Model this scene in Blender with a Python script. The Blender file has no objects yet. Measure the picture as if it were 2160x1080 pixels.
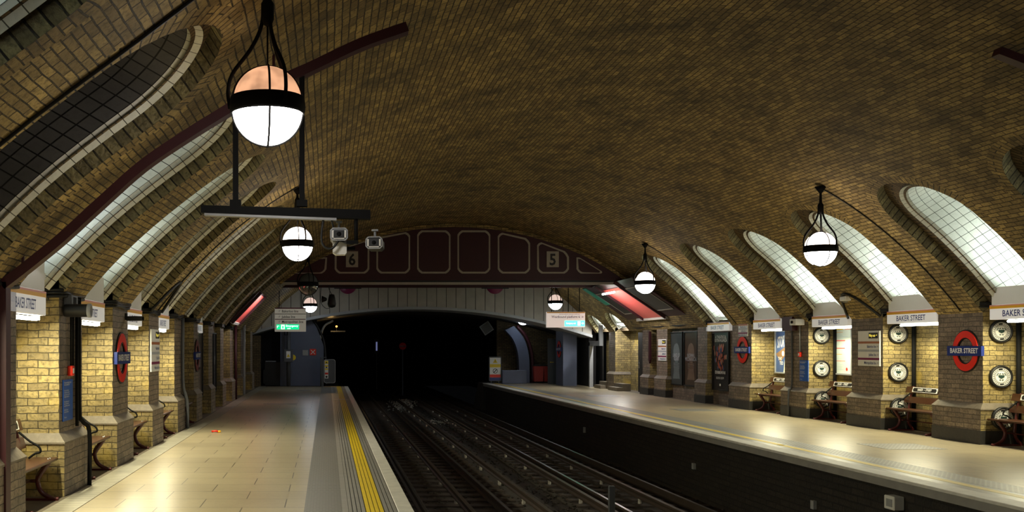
import bpy, math, random
from mathutils import Vector, Matrix
random.seed(7)
C = bpy.context.scene.collection
S = bpy.context.scene
# ---------------------------------------------------------------- camera, world, exposure, large lights
PXF, PX0, PY0 = 2150.0, 690.0, 732.0           # focal length and principal point in a 2160x1080 frame
cam = bpy.data.cameras.new('camera'); camo = bpy.data.objects.new('camera', cam); C.objects.link(camo)
cam.sensor_width = 36; cam.lens = 36*PXF/2160
cam.shift_x = (1080-PX0)/2160; cam.shift_y = (PY0-540)/2160
camo.location = (0, 0, 1.7); camo.rotation_euler = (math.radians(90), 0, 0)
cam.clip_start = .05; cam.clip_end = 300
S.camera = camo
w = bpy.data.worlds.new('world'); S.world = w; w.use_nodes = True
w.node_tree.nodes['Background'].inputs[0].default_value = (.30, .32, .36, 1)
w.node_tree.nodes['Background'].inputs[1].default_value = .004
S.view_settings.view_transform = 'Standard'; S.view_settings.look = 'None'
S.view_settings.gamma = 1; S.view_settings.use_curve_mapping = False
S.view_settings.exposure = 0.12
GLOBE_LOW, GLOBE_UP = 27.0, 10.0                # the globes: bright lower bowl, dimmer rosy top
WELL_W, TUBE_W = 72.0, 72.0                     # lamps in the light wells, tubes under the name boards

def area(name, loc, rot, sx, sy, power, color=(1, .96, .88), spread=180):
    l = bpy.data.lights.new(name, 'AREA'); l.shape = 'RECTANGLE'; l.size = sx; l.size_y = sy
    l.energy = power; l.color = color; l.spread = math.radians(spread)
    o = bpy.data.objects.new(name, l); o.location = loc; o.rotation_euler = rot; C.objects.link(o); return o

# ---------------------------------------------------------------- materials
def nt(name):
    m = bpy.data.materials.new(name); m.use_nodes = True
    n = m.node_tree; return m, n.nodes, n.links, n.nodes['Principled BSDF']
def plain(name, col, rough=.5, metal=0, emit=0, ecol=None, var=.12, scale=9, bump=0):
    m, N, L, b = nt(name)
    b.inputs['Roughness'].default_value = rough; b.inputs['Metallic'].default_value = metal
    if emit:
        b.inputs['Base Color'].default_value = (*col, 1)
        b.inputs['Emission Color'].default_value = (*(ecol or col), 1); b.inputs['Emission Strength'].default_value = emit
        return m
    tc = N.new('ShaderNodeTexCoord'); no = N.new('ShaderNodeTexNoise'); no.inputs['Scale'].default_value = scale
    no.inputs['Detail'].default_value = 5; L.new(tc.outputs['Object'], no.inputs['Vector'])
    mx = N.new('ShaderNodeMix'); mx.data_type = 'RGBA'
    mx.inputs['A'].default_value = tuple(c*(1-var) for c in col)+(1,); mx.inputs['B'].default_value = tuple(min(1, c*(1+var)) for c in col)+(1,)
    L.new(no.outputs['Fac'], mx.inputs['Factor']); L.new(mx.outputs['Result'], b.inputs['Base Color'])
    if bump:
        bp = N.new('ShaderNodeBump'); bp.inputs['Strength'].default_value = bump; bp.inputs['Distance'].default_value = .02
        L.new(no.outputs['Fac'], bp.inputs['Height']); L.new(bp.outputs['Normal'], b.inputs['Normal'])
    return m
def brick(name, c1, c2, mortar, bw=.225, bh=.075, ms=.009, rough=.8, bump=.7, soot=.6, sootcol=(.02, .016, .01), sscale=.9, offset=.5, freq=2, warp=.012, smooth=.15, patch=None, bdist=.02, grime=0):
    m, N, L, b = nt(name)
    tc = N.new('ShaderNodeTexCoord'); b.inputs['Roughness'].default_value = rough
    nz = N.new('ShaderNodeTexNoise'); nz.inputs['Scale'].default_value = 4.0; nz.inputs['Detail'].default_value = 3
    L.new(tc.outputs['UV'], nz.inputs['Vector'])
    sub = N.new('ShaderNodeVectorMath'); sub.operation = 'SUBTRACT'; sub.inputs[1].default_value = (.5, .5, .5); L.new(nz.outputs['Color'], sub.inputs[0])
    sc = N.new('ShaderNodeVectorMath'); sc.operation = 'SCALE'; sc.inputs['Scale'].default_value = warp*2; L.new(sub.outputs[0], sc.inputs[0])
    ad = N.new('ShaderNodeVectorMath'); ad.operation = 'ADD'; L.new(tc.outputs['UV'], ad.inputs[0]); L.new(sc.outputs[0], ad.inputs[1])
    bt = N.new('ShaderNodeTexBrick'); L.new(ad.outputs[0], bt.inputs['Vector'])
    bt.inputs['Color1'].default_value = (*c1, 1); bt.inputs['Color2'].default_value = (*c2, 1); bt.inputs['Mortar'].default_value = (*mortar, 1)
    bt.inputs['Scale'].default_value = 1; bt.inputs['Mortar Size'].default_value = ms; bt.inputs['Mortar Smooth'].default_value = smooth
    bt.inputs['Brick Width'].default_value = bw; bt.inputs['Row Height'].default_value = bh; bt.inputs['Bias'].default_value = 0
    bt.offset = offset; bt.offset_frequency = freq
    cur = bt.outputs['Color']
    def mixin(col, fac_socket, lo, hi, amount, kind='MIX'):
        nonlocal cur
        r = N.new('ShaderNodeMapRange'); r.inputs['From Min'].default_value = lo; r.inputs['From Max'].default_value = hi; r.inputs['To Max'].default_value = amount
        L.new(fac_socket, r.inputs['Value'])
        mx = N.new('ShaderNodeMix'); mx.data_type = 'RGBA'; mx.blend_type = kind
        L.new(r.outputs[0], mx.inputs['Factor']); L.new(cur, mx.inputs['A']); mx.inputs['B'].default_value = (*col, 1); cur = mx.outputs['Result']
    fine = N.new('ShaderNodeTexNoise'); fine.inputs['Scale'].default_value = 26; fine.inputs['Detail'].default_value = 6; L.new(tc.outputs['UV'], fine.inputs['Vector'])
    q_ = 1 if bw < 5 and rough > .5 else .15
    mixin(tuple(c*.25 for c in c1), fine.outputs['Fac'], .48, .68, .75*q_)
    med = N.new('ShaderNodeTexNoise'); med.inputs['Scale'].default_value = 6; med.inputs['Detail'].default_value = 5; L.new(tc.outputs['UV'], med.inputs['Vector'])
    mixin(tuple(c*.3 for c in c1), med.outputs['Fac'], .5, .72, .6*q_)
    if soot:
        n2 = N.new('ShaderNodeTexNoise'); n2.inputs['Scale'].default_value = sscale; n2.inputs['Detail'].default_value = 7; n2.inputs['Roughness'].default_value = .65
        L.new(tc.outputs['Object'], n2.inputs['Vector']); mixin(sootcol, n2.outputs['Fac'], .42, .72, soot)
    if patch:
        n3 = N.new('ShaderNodeTexNoise'); n3.inputs['Scale'].default_value = 1.7; n3.inputs['Detail'].default_value = 4
        mp = N.new('ShaderNodeMapping'); mp.inputs['Location'].default_value = (3.1, 7.7, 1.3); L.new(tc.outputs['Object'], mp.inputs[0]); L.new(mp.outputs[0], n3.inputs['Vector'])
        mixin(patch, n3.outputs['Fac'], .55, .72, .75)
    L.new(cur, b.inputs['Base Color'])
    hm = N.new('ShaderNodeMath'); hm.operation = 'MULTIPLY_ADD'; hm.inputs[1].default_value = -1; L.new(bt.outputs['Fac'], hm.inputs[0])
    f2 = N.new('ShaderNodeMath'); f2.operation = 'MULTIPLY'; f2.inputs[1].default_value = .5; L.new(fine.outputs['Fac'], f2.inputs[0]); L.new(f2.outputs[0], hm.inputs[2])
    bp = N.new('ShaderNodeBump'); bp.inputs['Strength'].default_value = bump; bp.inputs['Distance'].default_value = bdist
    L.new(hm.outputs[0], bp.inputs['Height']); L.new(bp.outputs['Normal'], b.inputs['Normal'])
    return m
M = {}
M['vault'] = brick('vault_brick', (.62, .44, .15), (.26, .18, .065), (.03, .022, .011), bh=.08, bw=.235, ms=.008, soot=.8, sscale=1.2, bump=1, warp=.012, smooth=.3)
M['reveal'] = brick('reveal_brick', (.42, .36, .17), (.15, .12, .06), (.012, .01, .006), bw=.9, bh=.115, ms=.010, soot=.6, sscale=3.2, warp=.02, bump=1, bdist=.05, offset=0, smooth=.4)
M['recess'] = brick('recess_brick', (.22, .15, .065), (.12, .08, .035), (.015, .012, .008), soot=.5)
M['wall'] = brick('wall_brick', (.46, .35, .135), (.25, .19, .085), (.035, .027, .016), bw=.24, bh=.086, ms=.006, soot=.5, sscale=2.4, patch=(.56, .39, .06), rough=.6, warp=.02, smooth=.5)
M['pier'] = brick('brown_pier_brick', (.33, .255, .175), (.19, .145, .105), (.04, .032, .024), bw=.24, bh=.086, ms=.006, soot=.55, sscale=2.1, rough=.6, warp=.02, smooth=.5)  # browner and darker than the brick of the pier sides
M['coping'] = plain('stone_coping', (.17, .14, .10), .6, bump=.4, scale=14, var=.35)
M['blackbase'] = plain('black_painted_base', (.03, .028, .026), .5, scale=12, var=.4, bump=.3)
M['tile'] = brick('white_tile', (.80, .82, .76), (.74, .77, .72), (.05, .055, .05), bw=.15, bh=.15, ms=.005, rough=.15, bump=.3, soot=.25, sootcol=(.25, .25, .2), sscale=1.1, offset=0, warp=0)
M['shadetile'] = brick('shaded_tile', (.13, .125, .12), (.11, .105, .10), (.012, .012, .012), bw=.15, bh=.15, ms=.008, rough=.4, bump=.3, soot=.3, offset=0, warp=0)  # tiles of an unlit well, its shade painted into their colour
M['rimtile'] = brick('rim_tile', (.78, .78, .68), (.70, .70, .60), (.10, .10, .08), bw=.15, bh=9, ms=.005, rough=.2, bump=.4, soot=.2, sootcol=(.3, .28, .2), offset=0, warp=0)
M['cream'] = plain('cream_enamel', (.80, .79, .74), .35, var=.05)
M['white'] = plain('white_enamel', (.86, .86, .85), .3, var=.03)
M['black'] = plain('black_paint', (.008, .008, .008), .5)
M['iron'] = plain('dark_iron', (.006, .006, .006), .75)
M['iron'].node_tree.nodes['Principled BSDF'].inputs['Specular IOR Level'].default_value = .15
M['navy'] = plain('navy_enamel', (.012, .03, .19), .3)
M['red'] = plain('red_enamel', (.80, .03, .012), .3, var=.05)
M['blue'] = plain('notice_blue', (.02, .11, .52), .35)
M['orange'] = plain('sign_orange', (.90, .48, .02), .35, var=.03)
M['pink'] = plain('sign_pink', (.82, .34, .26), .35, var=.03)
M['brown'] = plain('line_brown', (.38, .12, .03), .4); M['grey'] = plain('line_grey', (.42, .44, .47), .4); M['magenta'] = plain('line_maroon', (.20, .012, .07), .4)
M['maroon'] = plain('maroon_paint', (.042, .004, .008), .55, var=.2)
M['benchred'] = plain('bench_iron_maroon', (.075, .012, .011), .3, var=.2)
M['wood'] = plain('varnished_wood', (.060, .022, .010), .3, var=.35, scale=14)
M['stripe'] = plain('cream_lining', (.42, .38, .30), .5)
M['yellow'] = plain('yellow_line', (.85, .62, .02), .45, var=.12, scale=5)
M['edgewhite'] = plain('edge_white', (.72, .70, .64), .5, var=.3, scale=6)
M['gold'] = plain('amber_print', (.85, .55, .05), .4)
M['chrome'] = plain('chrome', (.6, .6, .6), .2, .9)
M['greyp'] = plain('grey_paint', (.08, .085, .095), .45)
M['bluegrey'] = plain('blue_grey_panel', (.11, .13, .20), .5, var=.15, scale=2)
M['lightgrey'] = plain('light_grey_paint', (.34, .35, .36), .4)
M['recessfloor'] = plain('recess_paving', (.13, .105, .075), .6, var=.3, scale=5)
M['dirt'] = plain('dark_floor', (.05, .045, .04), .7, bump=.5, scale=20)
M['rib'] = plain('ribbed_grey', (.30, .29, .27), .38, var=.3, scale=4)
M['ribw'] = plain('pale_ribbed', (.34, .33, .31), .35, var=.25, scale=5)
M['groove'] = plain('groove_black', (.03, .03, .03), .6)
M['paver'] = brick('buff_paver', (.47, .395, .255), (.42, .35, .23), (.09, .075, .055), bw=.9, bh=.6, ms=.006, rough=.30, bump=.2, soot=.3, sootcol=(.25, .2, .12), sscale=.8, warp=0, offset=.5, bdist=.006)
M['border'] = brick('border_paver', (.46, .43, .34), (.40, .37, .29), (.12, .11, .09), bw=.6, bh=.165, ms=.006, rough=.35, bump=.3, soot=.4, sscale=1.5, warp=0, offset=.0, bdist=.006)
M['ballast'] = plain('ballast', (.045, .036, .028), .9, bump=1, scale=28, var=.7)
M['stones'] = plain('pale_stones', (.45, .42, .36), .8, var=.4)
M['sleeper'] = plain('sleeper_timber', (.06, .044, .034), .8, bump=.5, scale=10, var=.4)
M['rail'] = plain('rail_steel', (.10, .075, .055), .5, .6, var=.3, scale=3)
M['railtop'] = plain('rail_polished', (.33, .31, .28), .28, .9, var=.2)
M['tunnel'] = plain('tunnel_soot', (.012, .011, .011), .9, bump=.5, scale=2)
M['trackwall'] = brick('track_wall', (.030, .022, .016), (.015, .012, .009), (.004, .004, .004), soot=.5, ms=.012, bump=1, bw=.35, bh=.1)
M['concrete'] = plain('cream_concrete', (.40, .37, .31), .6, var=.2, scale=3, bump=.2)
M['glow'] = plain('globe_lit', (.9, .9, .88), .3, emit=GLOBE_LOW, ecol=(1, .95, .89))
def frosted(name, e, col, clear):
    m, N, L, b = nt(name); b.inputs['Base Color'].default_value = (.5, .45, .42, 1)
    tc = N.new('ShaderNodeTexCoord'); no = N.new('ShaderNodeTexNoise'); no.inputs['Scale'].default_value = 7; L.new(tc.outputs['Object'], no.inputs['Vector'])
    r = N.new('ShaderNodeMapRange'); r.inputs['From Min'].default_value = .35; r.inputs['From Max'].default_value = .6; r.inputs['To Min'].default_value = e*.55; r.inputs['To Max'].default_value = e
    L.new(no.outputs['Fac'], r.inputs['Value']); L.new(r.outputs[0], b.inputs['Emission Strength']); b.inputs['Emission Color'].default_value = (*col, 1)
    t = N.new('ShaderNodeBsdfTransparent'); mx = N.new('ShaderNodeMixShader'); mx.inputs[0].default_value = clear
    L.new(b.outputs[0], mx.inputs[1]); L.new(t.outputs[0], mx.inputs[2]); L.new(mx.outputs[0], N['Material Output'].inputs['Surface']); return m
M['glowup'] = frosted('globe_top_amber', .9, (1, .50, .27), .0)
M['glowup2'] = frosted('globe_top_pale', GLOBE_UP, (1, .84, .72), .0)
M['glowdim'] = plain('globe_far_lit', (.9, .9, .88), .3, emit=20, ecol=(.80, .90, 1))
M['glowdimup'] = plain('globe_far_top', (.9, .8, .75), .3, emit=.7, ecol=(1, .72, .62))
M['tube'] = plain('tube_lit', (.9, .95, .9), .3, emit=14, ecol=(.95, 1, .88))
M['green'] = plain('exit_green_lit', (.0, .5, .2), .4, emit=1.1, ecol=(.0, .75, .28))
M['greenw'] = plain('exit_white_lit', (.9, 1, .95), .4, emit=1.6, ecol=(.85, 1, .9))
M['teal'] = plain('exit_teal_lit', (.0, .7, .5), .4, emit=7, ecol=(.03, .85, .55))
M['board'] = plain('glowing_board', (.80, .78, .74), .4, emit=.22, ecol=(1, .97, .93))  # name board faces with a weak emission of their own
M['litwhite'] = plain('sign_face_backlit', (.8, .74, .68), .4, emit=.42, ecol=(1, .86, .76))
M['litwhite2'] = plain('sign_face_dim', (.62, .60, .50), .5, emit=.12, ecol=(1, .95, .8))
M['led'] = plain('led_amber', (.6, .5, .05), .4, emit=1.0, ecol=(1, .8, .1))
M['amber'] = plain('tunnel_lamp_amber', (1, .5, .1), .4, emit=2.5, ecol=(1, .42, .10))
M['coldlamp'] = plain('tunnel_lamp_blue', (.4, .5, 1), .4, emit=.22, ecol=(.45, .5, 1))
M['panelred'] = plain('bright_red_panel', (.80, .13, .11), .4, var=.05)
M['panelgreen'] = plain('green_panel', (.02, .45, .30), .4, var=.05)
M['binred'] = plain('bin_red', (.45, .04, .03), .45)
def glass():
    m, N, L, b = nt('clear_glass'); b.inputs['Base Color'].default_value = (.5, .52, .5, 1); b.inputs['Roughness'].default_value = .08
    b.inputs['Transmission Weight'].default_value = .85; return m
M['glass'] = glass()
def studs():
    m, N, L, b = nt('tactile_dots'); b.inputs['Roughness'].default_value = .42
    tc = N.new('ShaderNodeTexCoord'); bt = N.new('ShaderNodeTexBrick'); L.new(tc.outputs['UV'], bt.inputs['Vector'])
    bt.offset = .5; bt.inputs['Scale'].default_value = 1; bt.inputs['Brick Width'].default_value = .065; bt.inputs['Row Height'].default_value = .05
    bt.inputs['Mortar Size'].default_value = .017; bt.inputs['Mortar Smooth'].default_value = .3
    bt.inputs['Color1'].default_value = (.05, .05, .048, 1); bt.inputs['Color2'].default_value = (.09, .085, .08, 1); bt.inputs['Mortar'].default_value = (.25, .24, .215, 1)
    L.new(bt.outputs['Color'], b.inputs['Base Color'])
    bp = N.new('ShaderNodeBump'); bp.inputs['Strength'].default_value = .6; bp.inputs['Distance'].default_value = .006
    L.new(bt.outputs['Fac'], bp.inputs['Height']); L.new(bp.outputs['Normal'], b.inputs['Normal']); return m
M['studs'] = studs()

# ---------------------------------------------------------------- mesh builder
class MB:
    def __init__(s): s.v = []; s.f = []; s.uv = []; s.mi = []; s.m = 0; s.sm = []; s.smooth = False
    def add(s, vs, fs, uvs=None):
        b = len(s.v); s.v += [tuple(p) for p in vs]
        for i, f in enumerate(fs):
            s.f.append([b+k for k in f]); s.uv.append(None if uvs is None else [uvs[k] for k in f]); s.mi.append(s.m); s.sm.append(s.smooth)
        return s
    def quad(s, a, b, c, d, uv=None): return s.add([a, b, c, d], [(0, 1, 2, 3)], uv)
    def grid(s, rows, uvs=None, flip=False):
        n = len(rows[0]); vs = [p for r in rows for p in r]; u = None if uvs is None else [p for r in uvs for p in r]; fs = []
        for i in range(len(rows)-1):
            for j in range(n-1):
                q = (i*n+j, i*n+j+1, (i+1)*n+j+1, (i+1)*n+j); fs.append(q[::-1] if flip else q)
        return s.add(vs, fs, u)
    def box(s, x0, x1, y0, y1, z0, z1):
        v = [(x, y, z) for z in (z0, z1) for y in (y0, y1) for x in (x0, x1)]
        return s.add(v, [(0, 2, 3, 1), (4, 5, 7, 6), (0, 1, 5, 4), (2, 6, 7, 3), (0, 4, 6, 2), (1, 3, 7, 5)])
    def bevbox(s, x0, x1, y0, y1, z0, z1, b=.01):
        xs = [x0, x0+b, x1-b, x1]; ys = [y0, y0+b, y1-b, y1]
        out = [(x0+b, y0), (x1-b, y0), (x1, y0+b), (x1, y1-b), (x1-b, y1), (x0+b, y1), (x0, y1-b), (x0, y0+b)]
        cx, cy = (x0+x1)/2, (y0+y1)/2
        def ins(p): return (min(max(p[0], x0+b), x1-b), min(max(p[1], y0+b), y1-b))
        rings = [[(*ins(p), z0) for p in out], [(*p, z0+b) for p in out], [(*p, z1-b) for p in out], [(*ins(p), z1) for p in out]]
        vs = [p for r in rings for p in r]; fs = [tuple(range(8))[::-1], tuple(range(24, 32))]
        for k in range(3):
            for j in range(8): fs.append((k*8+j, k*8+(j+1) % 8, (k+1)*8+(j+1) % 8, (k+1)*8+j))
        return s.add(vs, fs)
    def prism(s, pts, o, ax, ay, an, d):
        """closed outline pts (2-D) in frame o, ax, ay, extruded by d along an"""
        o, ax, ay, an = Vector(o), Vector(ax), Vector(ay), Vector(an); n = len(pts)
        a = [o+ax*p[0]+ay*p[1] for p in pts]; b_ = [p+an*d for p in a]
        fs = [tuple(range(n))[::-1], tuple(range(n, 2*n))]+[(i, (i+1) % n, n+(i+1) % n, n+i) for i in range(n)]
        return s.add(a+b_, fs)
    def band(s, inner, outer, o, ax, ay, an, d, closed=True):
        """flat band between two outlines of equal length, extruded"""
        o, ax, ay, an = Vector(o), Vector(ax), Vector(ay), Vector(an); n = len(inner)
        P = lambda p, h: o+ax*p[0]+ay*p[1]+an*h
        vs = [P(p, 0) for p in inner]+[P(p, 0) for p in outer]+[P(p, d) for p in inner]+[P(p, d) for p in outer]; fs = []
        for i in range(n if closed else n-1):
            j = (i+1) % n
            fs += [(i, j, n+j, n+i), (2*n+i, 3*n+i, 3*n+j, 2*n+j), (i, 2*n+i, 2*n+j, j), (n+i, n+j, 3*n+j, 3*n+i)]
        return s.add(vs, fs)
    def tube(s, pts, r, n=8, ry=None, closed=False):
        pts = [Vector(p) for p in pts]; R = r if isinstance(r, (list, tuple)) else [r]*len(pts); rings = []; up = None
        for i, p in enumerate(pts):
            a = pts[max(0, i-1)]; b = pts[min(len(pts)-1, i+1)]; t = (b-a).normalized()
            if up is None: up = Vector((0, 0, 1)) if abs(t.z) < .9 else Vector((1, 0, 0))
            sx = t.cross(up).normalized(); up = sx.cross(t).normalized()
            rings.append([p+sx*math.cos(2*math.pi*k/n)*R[i]+up*math.sin(2*math.pi*k/n)*(R[i] if ry is None else ry) for k in range(n)])
        vs = [p for q in rings for p in q]; fs = []
        for i in range(len(rings)-1):
            for k in range(n): fs.append((i*n+k, i*n+(k+1) % n, (i+1)*n+(k+1) % n, (i+1)*n+k))
        fs += [tuple(range(n))[::-1], tuple(range((len(rings)-1)*n, len(rings)*n))]
        o = s.smooth; s.smooth = n > 5; s.add(vs, fs); s.smooth = o; return s
    def lathe(s, prof, o=(0, 0, 0), n=24, axis='z', cap=False):
        o = Vector(o); rows = []
        for r, h in prof:
            row = []
            for k in range(n+1):
                c, d = math.cos(2*math.pi*k/n)*r, math.sin(2*math.pi*k/n)*r
                row.append(o+Vector({'z': (c, d, h), 'x': (h, c, d), 'y': (c, h, d)}[axis]))
            rows.append(row)
        q = s.smooth; s.smooth = True; s.grid(rows); s.smooth = q; return s
    def text(s, txt, o, ax, ay, size, sx=1.0, bold=.0, align='CENTER', d=.001):
        cu = bpy.data.curves.new('t', 'FONT'); cu.body = txt; cu.size = size; cu.align_x = align; cu.align_y = 'CENTER'; cu.offset = bold*size; cu.resolution_u = 2
        ob = bpy.data.objects.new('t', cu); C.objects.link(ob); dg = bpy.context.evaluated_depsgraph_get(); dg.update()
        me = ob.evaluated_get(dg).to_mesh(); o, ax, ay = Vector(o), Vector(ax), Vector(ay); an = ax.cross(ay)
        vs = [o+ax*(v.co.x*sx)+ay*v.co.y+an*d for v in me.vertices]; fs = [tuple(p.vertices) for p in me.polygons]
        if fs: s.add(vs, fs)
        ob.evaluated_get(dg).to_mesh_clear(); bpy.data.objects.remove(ob); bpy.data.curves.remove(cu); return s
    def build(s, name, mats, parent=None, loc=None):
        me = bpy.data.meshes.new(name); me.from_pydata([tuple(v) for v in s.v], [], s.f)
        for m in (mats if isinstance(mats, (list, tuple)) else [mats]): me.materials.append(m)
        ul = me.uv_layers.new(name='UVMap'); k = 0
        import numpy as np
        buf = np.zeros(len(me.loops)*2, dtype=np.float32)
        for i, p in enumerate(me.polygons):
            p.material_index = s.mi[i]; p.use_smooth = s.sm[i]; u = s.uv[i]
            if u is None:
                n = p.normal; a = (abs(n.x), abs(n.y), abs(n.z)); q = a.index(max(a))
                ia, ib = ((1, 2), (0, 2), (0, 1))[q]
            for j, li in enumerate(p.loop_indices):
                if u is None: co = s.v[s.f[i][j]]; a_, b_ = co[ia], co[ib]
                else: a_, b_ = u[j]
                buf[2*li] = a_; buf[2*li+1] = b_
        ul.data.foreach_set('uv', buf)
        o = bpy.data.objects.new(name, me); C.objects.link(o)
        if parent: o.parent = parent
        if loc: o.location = loc
        return o
def tag(o, label=None, cat=None, group=None, kind=None):
    for k, v in (('label', label), ('category', cat), ('group', group), ('kind', kind)):
        if v: o[k] = v
    return o
def thing(name, label, cat, loc=(0, 0, 0), rz=0, group=None):
    o = bpy.data.objects.new(name, None); C.objects.link(o); o.location = loc; o.rotation_euler = (0, 0, rz); o.empty_display_size = .1
    return tag(o, label, cat, group)
def struct(mb, name, mats, label=None): return tag(mb.build(name, mats), label, None, None, 'structure')
def copy_thing(src, label, loc, rz=None, group=None):
    r = src.copy(); C.objects.link(r); r.location = loc; r['label'] = label
    if rz is not None: r.rotation_euler = (0, 0, rz)
    if group: r['group'] = group
    for ch in list(src.children):
        c = ch.copy(); C.objects.link(c); c.parent = r
        for g in list(ch.children):
            d = g.copy(); C.objects.link(d); d.parent = c
    return r
X, Y, Z = Vector((1, 0, 0)), Vector((0, 1, 0)), Vector((0, 0, 1))
PI = math.pi
def arc(cx, cy, r, a0, a1, n): return [(cx+r*math.cos(a0+(a1-a0)*i/(n-1)), cy+r*math.sin(a0+(a1-a0)*i/(n-1))) for i in range(n)]
def curve(pts, n=6):
    """Catmull-Rom through pts"""
    P = [Vector(p) for p in pts]; P = [P[0]*2-P[1]]+P+[P[-1]*2-P[-2]]; out = []
    for i in range(1, len(P)-2):
        for k in range(n):
            t = k/n; a, b, c, d = P[i-1], P[i], P[i+1], P[i+2]
            out.append(.5*((2*b)+(c-a)*t+(2*a-5*b+4*c-d)*t*t+(3*b-a-3*c+d)*t**3))
    return out+[P[-2]]
# ---------------------------------------------------------------- the vault
XC, AMAX = 4.2, 7.25
def zbase(a): return 5.77-9.86+math.sqrt(97.22-a*a)-.041*max(0, a-4.6)**2
_T = [(0.0, AMAX)]
for i in range(1, 1451):
    a0 = AMAX-(i-1)*.005; a1 = AMAX-i*.005; _T.append((_T[-1][0]+math.hypot(.005, zbase(a1)-zbase(a0)), a1))
STOT = _T[-1][0]
def a_of_s(s):
    lo, hi = 0, len(_T)-1
    if s <= 0: return AMAX-s*.6
    if s >= STOT: return 0
    while hi-lo > 1:
        m = (lo+hi)//2
        if _T[m][0] <= s: lo = m
        else: hi = m
    t = (s-_T[lo][0])/(_T[hi][0]-_T[lo][0]); return _T[lo][1]*(1-t)+_T[hi][1]*t
def sink(side, a, y):
    if side > 0: return 0
    f = max(0, min(1, (18-y)/8)); f = f*f*(3-2*f)
    return .26*f*math.exp(-((a-5.5)/1.25)**2)
def VP(side, s, y, depth=0):
    a = a_of_s(s); p = Vector((XC+side*a, y, zbase(a)-sink(side, a, y)))
    if depth:
        a2 = a-.02; t = Vector((side*.02, 0, zbase(a)-zbase(a2))).normalized()   # pointing outward along the profile
        n = Vector((-t.z*side, 0, t.x*side)); p = p+n*depth
    return p
def s_of_a(a):
    for s_, a_ in _T:
        if a_ <= a: return s_
    return STOT
ST = s_of_a(4.15)
Y_NEAR, Y_PORT = -2.0, 43.5
LP = [(3.05, 4.15), (5.98, 7.08), (8.9, 10.0), (11.6, 12.68), (14.5, 15.6), (17.44, 18.47), (20.36, 21.3), (23.3, 24.2), (26.2, 27.1), (29.1, 30.0), (32.0, 33.0)]
RP = [(11.36, 12.6), (14.58, 15.83), (17.8, 19.1), (21.0, 22.25), (24.25, 25.5), (27.5, 28.8), (30.7, 31.5)]
TIP = s_of_a(5.03)
LO = [(LP[i][1], LP[i+1][0], TIP) for i in range(len(LP)-1)]
RO = [(RP[i][1], RP[i+1][0], TIP) for i in range(len(RP)-1)]+[(38.6, 40.5, .95), (41.4, 43.1, .95)]
def ush(w, S_, n=22, e=0.0):
    """outline of an opening (y, s): up one side, round the head, down the other; e grows it"""
    w2 = w+e; r = min(w, S_*.8); base = S_-r
    L_ = [(-w2, base*k/8) for k in range(8)]
    A = [(-w2*math.cos(t), base+(r+e)*math.sin(t)) for t in [PI*k/(2*n) for k in range(2*n+1)]]
    R_ = [(w2, base*(7-k)/8) for k in range(8)]
    return L_+A+R_
def lin(a, b, n): return [a+(b-a)*i/(n) for i in range(n+1)]
vm = MB(); vm.smooth = True
ys = lin(Y_NEAR, Y_PORT, 60)
for side in (-1, 1):
    ss = lin(ST, STOT, 22)
    vm.grid([[VP(side, s, y) for s in ss] for y in ys], [[(y, s if side < 0 else 2*STOT-s) for s in ss] for y in ys], flip=side > 0)
def plainh(side, y0, y1):
    n = max(1, int((y1-y0)/.6)); yy = lin(y0, y1, n); ss = lin(0, ST, 18)
    vm.grid([[VP(side, s, y) for s in ss] for y in yy], [[(y, s if side < 0 else 2*STOT-s) for s in ss] for y in yy], flip=side > 0)
def cell(side, y0, y1, o0, o1, S_):
    c = (o0+o1)/2; w_ = (o1-o0)/2; n = 22
    U = ush(w_, S_); G = ush(w_, S_, e=.20); r = min(w_, S_*.8); base = S_-r
    Rr = []
    for i, (yy, s) in enumerate(U):
        if i < 8: Rr.append((y0-c, s))
        elif i >= len(U)-8: Rr.append((y1-c, s))
        else:
            t = PI*(i-8)/(2*n); dx, ds = -math.cos(t), math.sin(t); k = 1e9
            if dx < -1e-6: k = min(k, (y0-c)/dx)
            if dx > 1e-6: k = min(k, (y1-c)/dx)
            if ds > 1e-6: k = min(k, (ST-base)/ds)
            Rr.append((dx*k, base+ds*k))
    # pull the samples next to the two top corners onto the corners
    for cy in (y0-c, y1-c):
        j = min(range(8, len(U)-8), key=lambda q: (Rr[q][0]-cy)**2+(Rr[q][1]-ST)**2); Rr[j] = (cy, ST)
    K = 7; length = [0]
    for i in range(1, len(U)): length.append(length[-1]+math.hypot(U[i][0]-U[i-1][0], U[i][1]-U[i-1][1]))
    def q(p): return VP(side, p[1], c+p[0])
    vm.grid([[q(p) for p in U], [q(p) for p in G]], [[(0, l) for l in length], [(.20, l) for l in length]], flip=side < 0)
    rows, uv = [], []
    for k in range(K+1):
        t = k/K; row = [(g[0]*(1-t)+e[0]*t, g[1]*(1-t)+e[1]*t) for g, e in zip(G, Rr)]
        rows.append([q(p) for p in row]); uv.append([(c+p[0], p[1] if side < 0 else 2*STOT-p[1]) for p in row])
    vm.grid(rows, uv, flip=side < 0)
for side, ops in ((-1, LO), (1, RO)):
    cur = Y_NEAR
    for i, (a, b, S_) in enumerate(ops):
        y0 = a-.5; y1 = b+.4 if i+1 < len(ops) and ops[i+1][0]-b < 1.5 else b+.5
        if i+1 < len(ops) and ops[i+1][0]-b < 1.5: y1 = (ops[i+1][0]+b)/2
        if i and a-ops[i-1][1] < 1.5: y0 = (a+ops[i-1][1])/2
        if y1 > Y_PORT: y1 = Y_PORT
        if y0 > cur+.01: plainh(side, cur, y0)
        cell(side, y0, y1, a, b, S_); cur = y1
    if cur < Y_PORT: plainh(side, cur, Y_PORT)
struct(vm, 'ceiling', M['vault'], 'sooty brown brick vault over the tracks and both platforms')

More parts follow.
